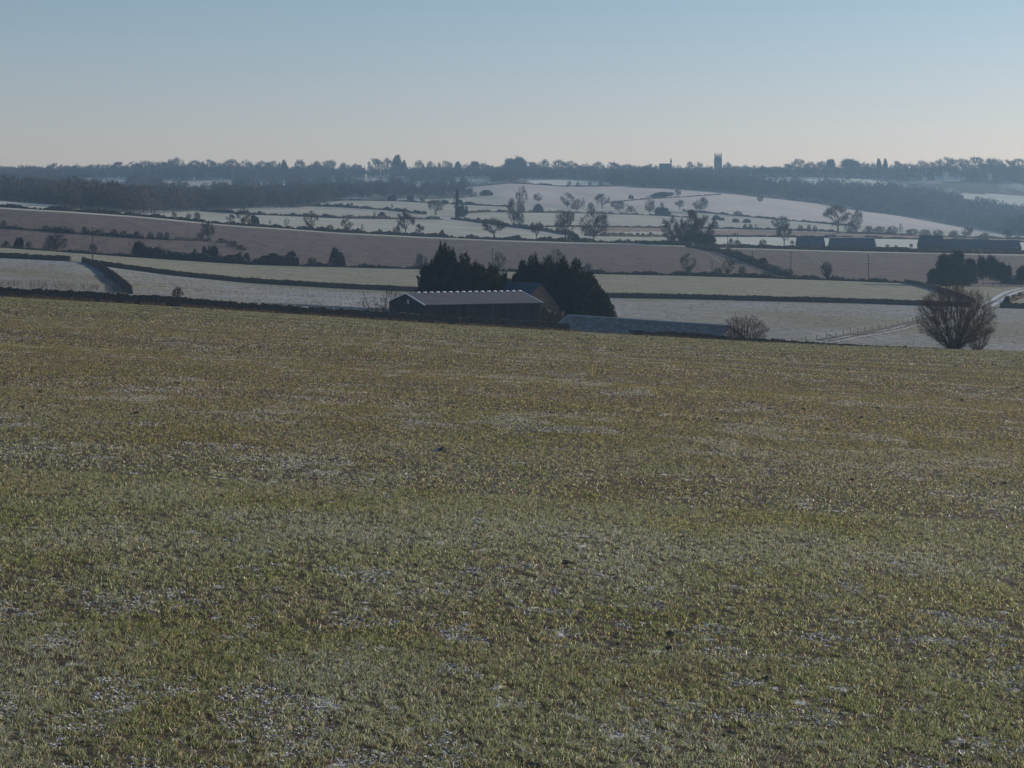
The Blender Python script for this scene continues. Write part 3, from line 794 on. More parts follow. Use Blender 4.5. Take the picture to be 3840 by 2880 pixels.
def hedge(name, label, rows, h, w, mat='hedge', step=.8, twig=10, seed=0, fn=ground, cat='hedge', group=None, ragged=.6, tsize=.45):
    rng = np.random.default_rng(seed + 500)
    C = path_pts(rows, step, fn)
    n = len(C); f_ = C[:, 1].mean() / ISY(C[:, 1].mean()); h *= f_; w *= f_
    t = np.gradient(C[:, :2], axis=0); t /= np.maximum(1e-6, np.linalg.norm(t, axis=1))[:, None]
    nrm = np.stack([-t[:, 1], t[:, 0]], 1)
    s = np.arange(n) * step
    hh = h * (1 + ragged * (vnoise(s / 5, s * 0, seed) - .5) * 2 + .3 * ragged * rng.normal(size=n))
    prof_ = [(-.5, -.15), (-.5, .45), (-.3, .85), (0, 1), (.3, .85), (.5, .45), (.5, -.15)]
    ring = []
    for a_, b_ in prof_:
        jit = 1 + .25 * rng.normal(size=n)
        off = nrm * (a_ * w * jit)[:, None]
        ring.append(np.stack([C[:, 0] + off[:, 0], C[:, 1] + off[:, 1], C[:, 2] + b_ * hh * .86], 1))
    V = np.stack(ring, 1); k = len(prof_)
    i = np.arange(n * k).reshape(n, k)
    Q = np.stack([i[:-1, :-1], i[:-1, 1:], i[1:, 1:], i[1:, :-1]], -1).reshape(-1, 4)
    V = V.reshape(-1, 3)
    m_ = n * twig
    j = rng.integers(0, n, m_); a_ = rng.uniform(-.5, .5, m_); b_ = rng.uniform(.25, 1.0, m_)
    base = np.stack([C[j, 0] + nrm[j, 0] * a_ * w + rng.uniform(-.5, .5, m_) * step, C[j, 1] + nrm[j, 1] * a_ * w, C[j, 2] + b_ * hh[j] * .85], 1)
    dv = rng.normal(0, .6, (m_, 3)) + np.array([0, 0, .7]); dv /= np.linalg.norm(dv, axis=1)[:, None]
    ln = tsize * rng.uniform(.5, 1.4, m_)[:, None]
    V2, T2 = seg_tris(base, base + dv * ln, rng.uniform(.05, .14, m_) * tsize * 2, rng)
    o = build(name, np.concatenate([V, V2]), T=T2 + len(V), Q=Q, mat=M[mat])
    return tag(o, label, cat, group)


def wall(name, label, P_, h, w, seed=0, fall=0.0, group=None):
    rng = np.random.default_rng(seed + 900)
    C = np.asarray(P_); n = len(C); step = np.linalg.norm(C[1, :2] - C[0, :2])
    t = np.gradient(C[:, :2], axis=0); t /= np.maximum(1e-6, np.linalg.norm(t, axis=1))[:, None]
    nrm = np.stack([-t[:, 1], t[:, 0]], 1)
    hh = h * (1 + .05 * rng.normal(size=n) + .12 * (vnoise(np.arange(n) * step / 4, np.zeros(n), seed) - .5))
    ring = []
    for a_, b_ in [(-.62, -.3), (-.6, .3), (-.5, .62), (-.4, .98), (.4, .98), (.5, .62), (.6, .3), (.62, -.3)]:
        off = nrm * (a_ * w + .03 * rng.normal(size=n))[:, None]
        ring.append(np.stack([C[:, 0] + off[:, 0], C[:, 1] + off[:, 1], C[:, 2] + b_ * hh * .84 + .015 * rng.normal(size=n)], 1))
    V = np.stack(ring, 1); k = V.shape[1]
    i = np.arange(n * k).reshape(n, k)
    Q = np.stack([i[:-1, :-1], i[:-1, 1:], i[1:, 1:], i[1:, :-1]], -1).reshape(-1, 4).tolist()
    Q += [(i[0, 0], i[0, 7], i[0, 4], i[0, 3]), (i[-1, 0], i[-1, 3], i[-1, 4], i[-1, 7])]
    o = build(name, V.reshape(-1, 3), Q=Q, mat=M['stone'])
    tag(o, label, 'wall', group)
    cp = Acc()
    for q in range(n - 1):
        for u in np.arange(0, 1, min(1.0, .26 / step)):
            if rng.random() < fall: continue
            c = C[q] * (1 - u) + C[q + 1] * u
            sh = rng.uniform(.16, .34)
            cp.box((c[0], c[1], c[2] + hh[q] * .82 + sh * .35), (rng.uniform(.12, .24), w * rng.uniform(.7, 1.0), sh), math.atan2(t[q, 1], t[q, 0]) + rng.normal(0, .12), rng.normal(0, .22))
    cp.make('coping', M['stone'], o)
    return o


def base1(px):      # foot of the near field wall
    return on(px, 304.0)


def near_path(x0, x1, step=.5):
    P_ = np.array([base1(q) for q in np.arange(x0, x1, 2.0)])
    d = np.concatenate([[0], np.cumsum(np.linalg.norm(np.diff(P_[:, :2], axis=0), axis=1))])
    s = np.arange(0, d[-1], step)
    return np.stack([np.interp(s, d, P_[:, k]) for k in range(3)], 1)


wall('field_wall', 'long rough drystone wall along the far edge of the wheat field, left of the long low shed', near_path(-330, 573), 1.75, .6, 1)
wall('field_wall', 'sinking drystone wall between the low shed and the large red-twigged tree', near_path(629, 1300), 1.7, .6, 2)
W2 = lambda px, row: on(px, 520.0)
wall('field_wall', 'drystone wall at far left ending at an open gateway', path_pts([(-200, 0), (70.5, 0)], .6, W2), 1.55, .6, 3)
wall('field_wall', 'long middle drystone wall casting a blue shadow behind the barn', path_pts([(86, 0), (972, 0)], .6, W2), 1.5, .6, 4)
wall('field_wall', 'dark drystone wall right of the track gap', path_pts([(1000, 0), (1250, 0)], .6, W2), 1.6, .6, 5)
wall('field_wall', 'drystone wall running downhill from the gateway throwing a broad blue shadow', path_pts([(83, 262.3), (90, 264.6), (97, 268), (105, 272.4), (114, 279), (122, 285.5), (131, 294)], .5), 1.6, .6, 6)
wall('field_wall', 'drystone wall curving from the pines down to the track gap', path_pts([(905, 282.6), (920, 285.6), (935, 289.6), (950, 294), (962, 298.5), (975, 303.5)], .6), 1.4, .6, 7)

hedge('hedge', 'thin dark bank and hedge under the ploughed field at far left', [(-120, 246.5), (0, 247.6), (77, 253.2), (130, 256.8)], 1.0, 1.5, seed=1)
hedge('hedge', 'thick dark hedge with bushes in it left of the conifers', [(118, 256), (171, 259.4), (248, 264.3), (300, 266)], 3.0, 2.5, 'bush', seed=2)
hedge('hedge', 'low dark hedge under the ploughed slope between thick hedge and conifers', [(300, 266), (341, 267.2), (426, 269.6), (520, 272.2)], 1.4, 1.8, seed=3)
hedge('hedge', 'low hedge under the ploughed slope right of the conifers', [(520, 272.2), (597, 274.2), (683, 275.8), (760, 278), (853, 281.2), (905, 283.2)], 1.5, 2.0, seed=4, ragged=.5)
hedge('hedge', 'broken hedge crossing the left part of the ploughed field', [(-120, 226), (0, 228.4), (50, 231.4), (95, 234.8), (171, 240), (212, 241.6)], 1.3, 2.2, seed=5, ragged=.7)
hedge('hedge', 'long dark hedge above the ploughed field, left stretch', [(-120, 206), (0, 207.2), (77, 211.6), (139, 216.4), (225, 224.8), (286, 228.6)], 1.8, 2.4, seed=6)
hedge('hedge', 'long dark hedge above the ploughed field, middle stretch', [(286, 228.6), (341, 232.8), (426, 237.1), (512, 239.9), (589, 242.4), (640, 243.6)], 1.9, 2.4, seed=7)
hedge('hedge', 'long dark hedge below the white paddock and distant barns', [(640, 243.8), (683, 245.6), (721, 248), (853, 250.7), (930, 252.6), (1100, 256)], 2.6, 3.0, seed=8, ragged=.2)
hedge('hedge', 'hedge curving down the ploughed slope from the tree clump', [(690, 247.5), (708, 250), (722, 253), (738, 257.5), (752, 263.5)], 2.4, 4, seed=9, ragged=.5)
hedge('hedge', 'short dark hedge bank low on the right ploughed slope', [(755, 264), (764, 267), (775, 271), (784, 275.5)], 1.6, 4, seed=10)
hedge('hedge', 'meadow hedge rising from the wood edge to the lane', [(201, 211.3), (248, 214.6), (317, 217.2), (341, 218.4), (400, 219.2), (441, 219.6)], 2.0, 2.5, seed=11)
hedge('hedge', 'short meadow hedge in front of the upper white field', [(290, 206.5), (310, 206), (341, 207), (388, 210), (426, 214.2)], 2.0, 2.5, seed=12)
hedge('hedge', 'thin far hedge below the hazy left wood', [(330, 200.4), (395, 201), (442, 203.6), (512, 206.8)], 1.2, 2.0, seed=13, twig=6)
hedge('hedge', 'meadow hedge sloping right from the ivied tree', [(452, 219.2), (480, 222.4), (512, 227), (540, 230.4), (558, 233), (575, 236)], 2.2, 2.6, seed=14)
hedge('hedge', 'long valley hedge behind the big hedgerow trees', [(464, 213.8), (488, 212), (512, 212.6), (574, 213), (651, 215.6), (690, 218)], 1.7, 2.4, seed=15)
hedge('hedge', 'straight far hedge above the brown strip in mid valley', [(523, 226.6), (560, 227), (608, 227.2), (668, 227.8)], 1.2, 2, seed=16)
hedge('hedge', 'straight far hedge below the brown strip in mid valley', [(585, 235.8), (604, 236.4), (668, 237)], 1.8, 2, seed=17)
hedge('hedge', 'far hedge above the rusty grass strip on the right', [(700, 228.8), (744, 229.4), (821, 231.4), (853, 233.4), (930, 236.4), (1060, 240.5)], 1.6, 3, seed=18, ragged=.5)
hedge('hedge', 'far hedge along the top of the white paddock', [(700, 236.6), (760, 236.8), (853, 238.4), (930, 240), (1060, 243)], 1.7, 2.4, seed=19)
hedge('hedge', 'far hedge up the frosted hillside towards the lone tree', [(606, 203.2), (640, 199.6), (683, 197.2), (720, 194.6)], .9, 2, seed=20, twig=6)
hedge('hedge', 'misty hedge along the foot of the frosted hillside', [(683, 211), (720, 214.2), (760, 218), (818, 223), (853, 226.4)], 1.6, 3, seed=21, twig=6)
hedge('hedge', 'far hedge along the top of the frosted hillside', [(465, 187.6), (488, 185.2), (512, 183.4), (540, 184.8), (566, 186.4), (610, 186.2)], 1.3, 2, seed=22, twig=6)
hedge('hedge', 'pink-twigged hedge beside the track above the right-hand wall', [(1007, 302.6), (1014, 299.6), (1024, 296.8), (1044, 294)], 1.3, 2.0, 'hedge_rust', seed=23, ragged=.6)


# ------------------------------------------------------------------ big near trees and bushes
def solo(name, label, cat, px, Y, w, h, seed, mt='bark', mc='twig', dz=0, group=None, **kw):
    p_ = on(px, Y)
    me = tree_meshes(seed, M[mt], M[mc], **kw)
    o_ = empty(name, (p_[0], p_[1], p_[2] + dz), label, cat, group, .3, (w, w, h))
    link('trunk', me[0], o_); link('crown', me[1], o_)
    return o_


EDGE_TREE_Y = 302.0
solo('bare_tree', 'large red-twigged bare tree with many stems at the field edge', 'tree', 956, EDGE_TREE_Y, 13.2, 13.0, 301, 'bark', 'twig_red', dz=-.3,
     n=1500, stems=8, k1=5, k2=6, twigs=9, shape='dome', tw=.00105, tl=.075, trunk_r=.0115)
solo('bare_tree', 'slender bare tree crowding the right side of the large red-twigged tree', 'tree', 977, 303.5, 5.4, 9.0, 302, 'bark', 'twig_red', dz=-.3,
     n=260, stems=4, k1=4, k2=5, twigs=5, shape='vase', tw=.003, tl=.09, trunk_r=.02)
solo('shrub', 'pale bare multi-stemmed shrub at the right end of the low shed', 'shrub', 746, 307, 8.2, 6.2, 303, 'bark', 'twig_red', dz=-.2,
     n=520, stems=8, k1=4, k2=5, twigs=6, shape='dome', tw=.0021, tl=.10, trunk_r=.012)
solo('bare_tree', 'thin bare tree with arching branches at the left barn corner', 'tree', 383, 322, 8.6, 8.0, 304, 'bark', 'twig', dz=-.2,
     n=170, stems=5, k1=4, k2=4, twigs=4, shape='vase', tw=.0032, tl=.09, trunk_r=.013)
p = ground(178, 297.4)
plant('b', p, 2.4, 2.2, 'wispy leafless shrub standing behind the left part of the near wall', None)


def conifer(label, px, Y, w, h, seed, group='dark conifers behind the barn', shape=None, n=1700, name='conifer', base=None):
    pr = shape or (lambda q: np.clip(1 - q, 0, 1) ** .55 * np.clip(.8 + q * 1.2, 0, 1))
    z = terr_z(px, Y) if base is None else base
    w *= 1.22
    o_ = empty(name, ((px - 512) * Y / F, Y, z), label, 'tree', group, seed * .7, (w, w, h))
    link('trunk', STICK, o_)
    rng_ = np.random.default_rng(seed * 13); VV = []; QQ = []; TT = []; k_ = 0
    for q in range(16):
        if q == 0: r_, tip, wd = 0.0, 1.0, .5
        else:
            r_ = .42 * math.sqrt(rng_.random()); tip = (1 - .45 * r_ - .9 * r_ * r_) * rng_.uniform(.84, 1.0); wd = rng_.uniform(.34, .55)
        a_ = rng_.uniform(0, 6.28)
        V, Q, T = leafy(seed * 31 + q, n=int(n / 9), prof_r=pr, spray=.095, up=.8, core=.8, wid=.2, k=6, lmp=.5, fq=(9, 3.5))
        V = V * np.array([wd, wd, tip]) + np.array([r_ * math.cos(a_), r_ * math.sin(a_), 0])
        VV.append(V); QQ.append(Q + k_); TT.append(T + k_); k_ += len(V)
    build('crown', np.concatenate(VV), T=np.concatenate(TT), Q=np.concatenate(QQ), mat=M['needle'], parent=o_)


def con_top(px, Y, top): return (HZ - top) * Y / F - terr_z(px, Y)


for lab, px, Y, w, top, sd in [
    ('tallest dark conifer at the left of the clump behind the barn', 443, 384, 7.6, 245.5, 1),
    ('dark conifer just right of the tallest one behind the barn', 450, 382, 7.6, 249, 2),
    ('broad dark conifer in the middle of the left clump behind the barn', 464, 381, 8.5, 256, 3),
    ('lower dark conifer sloping down at the right of the left clump', 477, 380, 8.0, 264, 4),
    ('small dark conifer in the dip above the barn ridge', 492, 383, 7.5, 267, 5),
    ('short dark conifer against the left edge of the slate house roof', 504, 388, 6.5, 274, 6),
    ('dark conifer above the slate house roof ridge, left end of right clump', 523, 392, 5.6, 262.5, 7),
    ('dark conifer with a spiky top above the house gable', 533, 391, 8.5, 257.5, 8),
    ('dark conifer behind the house gable, third in the right clump', 547, 390, 8.5, 259, 9),
    ('wide dark conifer right of the house gable', 562, 386, 9.5, 260.5, 10),
    ('dark conifer on the right shoulder of the right clump', 576, 383, 8.4, 262, 11),
    ('lower dark conifer over the left end of the low shed', 590, 380, 7.4, 274, 12),
    ('lowest dark conifer at the right edge of the clump', 601, 378, 5.6, 291, 13),
]:
    conifer(lab, px, Y, w, con_top(px, Y, top), sd, shape=lambda q: np.clip(1 - q, 0, 1) ** .42 * np.clip(.85 + q, 0, 1) * (1 + .12 * np.sin(q * 19)))

for k, (px, base, h, w, kd, lab) in enumerate([
    (934, 285.2, 15, 12, 'q', 'short bushy pine at the left end of the right-hand belt'), (944, 285.6, 29, 14, 'q', 'tall full pine, left of two tallest in the belt'), (957, 286, 31, 14, 'q', 'tall full pine, tallest of the right-hand belt'),
    (970, 286, 25, 12, 'q', 'full pine beside the gap in the right-hand belt'), (950, 286, 16, 18, 'q', 'low wide pine under the two tallest of the belt'), (983, 286, 26, 9, 'p', 'slim bare-stemmed pine right of the belt gap'), (993, 286.4, 27, 11, 'p', 'bare-stemmed pine, tallest right of the belt gap'),
    (1001, 286.6, 22, 9, 'p', 'leaning bare-stemmed pine left of the blue shed'), (1008, 286.8, 19, 8, 'p', 'short bare-stemmed pine before the blue shed'), (1022, 287, 19, 10, 'p', 'bare-stemmed pine at the right frame edge')]):
    p = ground(px, base)
    plant(kd, p, w * p[1] / F, 1.1 * h * p[1] / F, lab, 'pines in the right-hand belt')

p = on(556, 352)
o = hedge('hedge', 'rust-brown hedge growing against the stone house gable', [(541, 0), (552, 0), (565, 0)], 4.2, 2.4, 'hedge_rust', seed=31, fn=lambda a_, b_: on(a_, 355), twig=40, step=.5, ragged=.15, tsize=.4)


# ------------------------------------------------------------------ buildings
def gable_walls(L_, W_, eh, rise, z0=-1.0):
    ring = lambda x: [(x, 0, z0), (x, W_, z0), (x, W_, eh), (x, W_ / 2, eh + rise), (x, 0, eh)]
    a_ = Acc(); a_.prism(ring(0), ring(L_)); return a_


def roof_slabs(L_, W_, eh, rise, ov=.35, th=.12, ends=.2):
    a_ = Acc(); sl = rise / (W_ / 2)
    for s in (0, 1):
        y0, y1 = (-ov, W_ / 2) if s == 0 else (W_ + ov, W_ / 2)
        z0, z1 = eh - ov * sl + .02, eh + rise + .02
        a_.prism([(-ends, y0, z0), (-ends, y1, z1), (-ends, y1, z1 + th), (-ends, y0, z0 + th)], [(L_ + ends, y0, z0), (L_ + ends, y1, z1), (L_ + ends, y1, z1 + th), (L_ + ends, y0, z0 + th)])
    return a_


# the steel barn
th = R(27.0)
EZ = -13.0
c0 = ((425.4 - 512) * 335 / F, 335.0)
BL, BW = 24.2, 17.2
gz = terr_z(440, 345) - .2
barn = empty('barn', (c0[0], c0[1], gz), 'dark clad farm barn with a shallow grey roof and ridge caps whitened as sun glints', 'barn', None, th)
eh = EZ - gz
gable_walls(BL, BW, eh, 1.87).make('wall', M['barn_wall'], barn)
barn_roof = roof_slabs(BL, BW, eh, 1.87, .4, .1, .25).make('roof', M['barn_roof'], barn)
for xx in (-.33, BL + .26):
    a = Acc()
    sl = 1.87 / (BW / 2)
    for s in (0, 1):
        y0 = -.42 if s == 0 else BW + .42
        z0 = eh - .42 * sl + .02
        a.prism([(xx, y0, z0 - .1), (xx, BW / 2, eh + 1.89 - .1), (xx, BW / 2, eh + 2.06), (xx, y0, z0 + .17)], [(xx + .14, y0, z0 - .1), (xx + .14, BW / 2, eh + 1.89 - .1), (xx + .14, BW / 2, eh + 2.06), (xx + .14, y0, z0 + .17)])
    a.make('verge_trim', M['trim'], barn_roof)
a = Acc(); a.box((BL / 2, -.47, eh - .1), (BL + .6, .16, .16)); a.make('gutter', M['black'], barn_roof)
a = Acc(); a.box((-.03, BW * .46, eh + .35), (.08, .9, .8)); a.make('gable_panel', M['metal'], barn)
for k in range(17):  # sun glints along the ridge, put into the caps' white colour
    a = Acc(); x0 = 2.0 + k * 1.36; n = 7
    an = np.linspace(0, math.pi, n)
    ring = lambda x, r, zz: [(x, BW / 2 + math.cos(q) * r * 1.5, eh + 1.98 + math.sin(q) * r + zz) for q in an]
    a.prism(ring(x0, .06, 0), ring(x0 + .2, .19, 0)); a.prism(ring(x0 + .2, .19, 0), ring(x0 + .6, .19, 0)); a.prism(ring(x0 + .6, .19, 0), ring(x0 + .8, .06, 0))
    a.make('ridge_cap', M['white'], barn_roof, smooth=True)
for k in range(5):
    a = Acc(); a.box((BL * (k + .0) / 4.0 * .98 + .2, -.05, eh / 2 - .2), (.22, .09, eh - .4)); a.make('wall_post', M['black'], barn)

# the stone house behind it
ap = ((540.5 - 512) * 372 / F, 372.0); az = (HZ - 283.6) * 372 / F
dx, dy = -8.8, 16.0
ln = math.hypot(dx, dy)
rzh = math.atan2(dy, dx)
HW, HL, HR = 9.0, 17.0, 5.0
nx, ny = -math.sin(rzh), math.cos(rzh)
orig = (ap[0] - nx * HW / 2, ap[1] - ny * HW / 2)
hz = terr_z(540, 372) - .2
house = empty('house', (orig[0], orig[1], hz), 'old limestone farmhouse with a steep blue slate roof behind the barn', 'house', None, rzh)
he = az - HR - hz
gable_walls(HL, HW, he, HR).make('wall', M['limestone'], house)
roof_slabs(HL, HW, he, HR, .25, .14, .05).make('roof', M['slate'], house)
a = Acc(); a.box((-.02, HW * .56, he + .8), (.1, .5, .8)); a.make('window', M['black'], house)

# the long low shed sunk below the field edge
lA = np.array([(569.5 - 512) * 338 / F, 338, (HZ - 315.7) * 338 / F]); rB = np.array([(733 - 512) * 316 / F, 316, (HZ - 326.5) * 316 / F])
sv = rB - lA; SL = float(np.linalg.norm(sv[:2])); rz = math.atan2(sv[1], sv[0]); slope = sv[2] / SL
shed = empty('long_shed', tuple(lA - np.array([0, 0, 4.6])), 'long low shed with an old frosted grey sheet roof', 'shed', None, rz)


def sh(x, y, z): return (x, y, 4.6 + x * slope + z)


a = Acc()
for s in (-1, 1):
    a.prism([sh(-.2, 0, 0), sh(-.2, s * 5.2, -2.5), sh(-.2, s * 5.2, -2.38), sh(-.2, 0, .12)], [sh(SL, 0, 0), sh(SL, s * 5.2, -2.5), sh(SL, s * 5.2, -2.38), sh(SL, 0, .12)])
a.make('roof', M['shed_roof'], shed)
a = Acc()
a.prism([sh(.1, -4.9, -6), sh(.1, 4.9, -6), sh(.1, 4.9, -2.45), sh(.1, 0, -.05), sh(.1, -4.9, -2.45)], [sh(SL - .3, -4.9, -6), sh(SL - .3, 4.9, -6), sh(SL - .3, 4.9, -2.45), sh(SL - .3, 0, -.05), sh(SL - .3, -4.9, -2.45)])
a.make('wall', M['dark_clad'], shed)
a = Acc(); a.prism([sh(-.25, -.16, .1), sh(-.25, .16, .1), sh(-.25, 0, .24)], [sh(SL, -.16, .1), sh(SL, .16, .1), sh(SL, 0, .24)]); a.make('ridge_cap', M['metal'], shed)
a = Acc(); a.prism([sh(-.32, 0, -.05), sh(-.32, -5.25, -2.6), sh(-.32, -5.25, -2.3), sh(-.32, 0, .25)], [sh(-.21, 0, -.05), sh(-.21, -5.25, -2.6), sh(-.21, -5.25, -2.3), sh(-.21, 0, .25)]); a.make('verge_board', M['metal'], shed)


def far_barn(name, label, x0, x1, row, top, depth, mat_r='blue_roof', mat_w='dark_clad', group=None, cat='barn', eave=.55, trim=False, yy=None, rz=0.0):
    p_ = ground((x0 + x1) / 2, row) if yy is None else on((x0 + x1) / 2, yy)
    k = p_[1] / F; L_ = (x1 - x0) * k; ht = (HZ - F * p_[2] / p_[1] - top) * k
    o_ = empty(name, (p_[0] - L_ / 2, p_[1], p_[2]), label, cat, group, rz)
    gable_walls(L_, depth, ht * eave, ht * (1 - eave)).make('wall', M[mat_w], o_)
    roof_slabs(L_, depth, ht * eave, ht * (1 - eave), .3, .15, .15).make('roof', M[mat_r], o_)
    if trim:
        a_ = Acc(); a_.box((L_ / 2, depth / 2, ht + .28), (L_ + .3, .5, .3)); a_.make('ridge_cap', M['white'], o_)
    return o_


far_barn('far_barn', 'small dark blue barn, leftmost of the distant barns in the paddock', 798.4, 825, 248.8, 236.6, 10, eave=.35, group='distant barns beyond the ploughed slope')
far_barn('far_barn', 'blue roofed barn with a pale ridge, middle of the distant barns', 831.6, 876, 249.4, 238.2, 11, eave=.3, trim=True, group='distant barns beyond the ploughed slope')
far_barn('far_barn', 'short barn with a bright blue roof beside the longest distant barn', 922, 945, 251.2, 235.8, 12, eave=.4, group='distant barns beyond the ploughed slope')
far_barn('far_barn', 'longest distant barn with a wide blue roof at the right edge', 945.4, 1021.5, 252.2, 240.4, 12, eave=.35, group='distant barns beyond the ploughed slope')
far_barn('shed', 'pale blue roofed shed half hidden by the pines at the right edge', 1004, 1032, 285.6, 275.4, 6, cat='shed', eave=.6, yy=700)

# ridge-top houses, each a few pixels of pale wall among the trees
for k, (px, top, w, Y, lab) in enumerate([
    (428.6, 166.8, 3.2, 2160, 'pale gabled house among ridge trees left of the spiky pines'), (484, 170.5, 3.0, 2160, 'pale gabled house on the ridge above the glinting sheds'),
    (473.5, 168, 5, 2170, 'pale low house just below the flat-topped ridge pine'), (512.5, 171, 5, 2160, 'pale house under the pair of flat-topped pines'),
    (364, 171.3, 3, 2155, 'pale cottage at the left end of the pink ridge field'), (192, 176, 3.2, 2110, 'pale cottage among hazy trees on the left ridge'),
    (229.5, 169.2, 4, 2160, 'pale house under the broad rounded ridge tree at left'), (646, 169.6, 7, 2165, 'pale low house just left of the spired church'),
    (750, 170.4, 3, 2170, 'pale house on the ridge right of the square tower'), (828, 174.6, 6, 2150, 'pale low house above the white ridge field'),
    (946, 166.8, 3.5, 2190, 'pale house below the tallest airy trees at right'), (990.5, 168.6, 3, 2190, 'pale house near the right end of the ridge'), (925, 172, 3, 2160, 'pale cottage left of the small white ridge field at right')]):
    Y = SY(Y); p = on(px, Y); kk = Y / F; ht = max(5.0, (HZ - F * p[2] / Y - top) * kk); L_ = w * kk * 1.3
    h_ = empty('ridge_house', (p[0] - L_ / 2, Y, p[2]), lab, 'house', 'houses on the ridge', .0)
    gable_walls(L_, 7, ht * .62, ht * .38).make('wall', M['render_wall'], h_)
    rf = roof_slabs(L_, 7, ht * .62, ht * .38, .3, .15, .2).make('roof', M['slate'], h_)
    a = Acc(); a.box((L_ * .8, 3.5, ht + .5), (.9, .9, 1.6)); a.make('chimney', M['render_wall'], rf)
for px, row, s, lab in [(477.2, 184.6, 2.2, 'bright sun glint shaped as a white shed at the wood edge'), (487.8, 184.4, 1.6, 'smaller sun glint shaped as a white shed right of the bright one')]:  # two sun glints, put into the colour of small white sheds
    p = ground(px, row)
    h_ = empty('glint_shed', (p[0], p[1] - 2, p[2]), lab, 'shed', 'sun glints by the wood')
    gable_walls(s, 2.4, 1.7, .5).make('wall', M['white'], h_); roof_slabs(s, 2.4, 1.7, .5, .15, .08, .1).make('roof', M['white'], h_)

# church tower with its pinnacles
Yt = SY(2190.0); kt = Yt / F
p = on(718, Yt)
t_top = (HZ - 156.6) * kt; TW = 6.5 * kt
tower = empty('church_tower', (p[0], Yt, p[2]), 'square stone church tower with tall corner pinnacles on the skyline', 'church tower', None, 0.0)
th_ = t_top - p[2]
a = Acc(); a.box((0, 0, th_ / 2 - 1), (TW, TW, th_ + 2)); a.make('tower_wall', M['church'], tower)
a = Acc()
for sx in (-1, 1):
    for sy in (-1, 1):
        a.box((sx * (TW / 2 - .2), sy * (TW / 2 - .2), th_ * .45), (1.5, 1.5, th_ * .9))
a.make('buttress', M['church'], tower)
a = Acc()
for s in range(4):
    for q in range(7):
        u = -TW / 2 + .6 + q * (TW - 1.2) / 6
        if q % 2 == 0:
            x_, y_ = [(u, -TW / 2 + .2), (u, TW / 2 - .2), (-TW / 2 + .2, u), (TW / 2 - .2, u)][s]
            a.box((x_, y_, th_ + .3), (.9, .45, .6) if s < 2 else (.45, .9, .6))
a.make('battlement', M['church'], tower)
for sx, sy in [(-1, -1), (1, -1), (1, 1), (-1, 1), (-.33, -1), (.33, -1), (-.33, 1), (.33, 1)]:
    a = Acc(); x_, y_ = sx * (TW / 2 - .35), sy * (TW / 2 - .35); hh = 6.4 if abs(sx) == 1 else 5.8; w_ = 1.25 if abs(sx) == 1 else 1.05
    a.box((x_, y_, th_ + .6), (w_, w_, 1.4))
    a.tube((x_, y_, th_ + 1.3), (x_, y_, th_ + hh), w_ * .55, .1, 4); a.make('pinnacle', M['church'], tower)
for sx in (-1, 1):
    a = Acc(); a.box((sx * 1.4, -TW / 2 - .02, th_ * .8), (1.3, .2, 4)); a.make('belfry_window', M['black'], tower)

# the spired church to its left
Yc = SY(2195.0); kc = Yc / F
p = on(666, Yc); CL = 11.2 * kc; ct = (HZ - 163.5) * kc - p[2]
TK = 1
ch = empty('church', ((659.4 - 512) * kc, Yc, p[2]), 'long-roofed church with a needle-thin spire at its right end', 'church', None)
gable_walls(CL, 9, ct * .6, ct * .4).make('nave_wall', M['church'], ch)
roof_slabs(CL, 9, ct * .6, ct * .4, .3, .2, .1).make('nave_roof', M['slate'], ch)
st = (HZ - 157.8) * kc - p[2]
a = Acc(); a.box((CL + 1.0, 4.5, ct * .5), (2.4, 2.4, ct)); a.box((CL + 1.0, 4.5, ct * 1.06), (1.7, 1.7, ct * .14)); a.make('turret', M['church'], ch)
a = Acc(); a.tube((CL + 1.0, 4.5, ct * 1.1), (CL + 1.0, 4.5, st), 1.9, .2, 8); a.make('spire', M['slate'], ch)
a = Acc(); a.prism([(CL + 2, 2.5, -1), (CL + 2, 6.5, -1), (CL + 2, 6.5, ct * .95), (CL + 2, 2.5, ct * .95)], [(CL + 4, 2.8, -1), (CL + 4, 6.2, -1), (CL + 4, 6.2, ct * .55), (CL + 4, 2.8, ct * .55)]); a.make('porch', M['church'], ch)


# ------------------------------------------------------------------ poles, gate, fence, track
def pole(px, row, top, label, arms=1, aw=2.2, Y=None, r=.16):
    p_ = ground(px, row) if Y is None else on(px, Y)
    h_ = (HZ - top) * p_[1] / F - p_[2]
    o_ = empty('power_pole', p_, label, 'power pole', 'wooden power poles', .15)
    a_ = Acc(); a_.tube((0, 0, -.5), (0, 0, h_), r, r * .75, 8); a_.make('pole', M['wood'], o_)
    for q in range(arms):
        z_ = h_ - .25 - q * 3.2
        a_ = Acc(); a_.box((0, 0, z_), (aw if q == 0 else aw * 1.4, .14, .16)); ca = a_.make('crossarm', M['wood'], o_)
        for sx in (-.45, 0, .45):
            a_ = Acc(); a_.tube((sx * aw, 0, z_ + .08), (sx * aw, 0, z_ + .35), .06, .05, 6); a_.make('insulator', M['white'], ca)


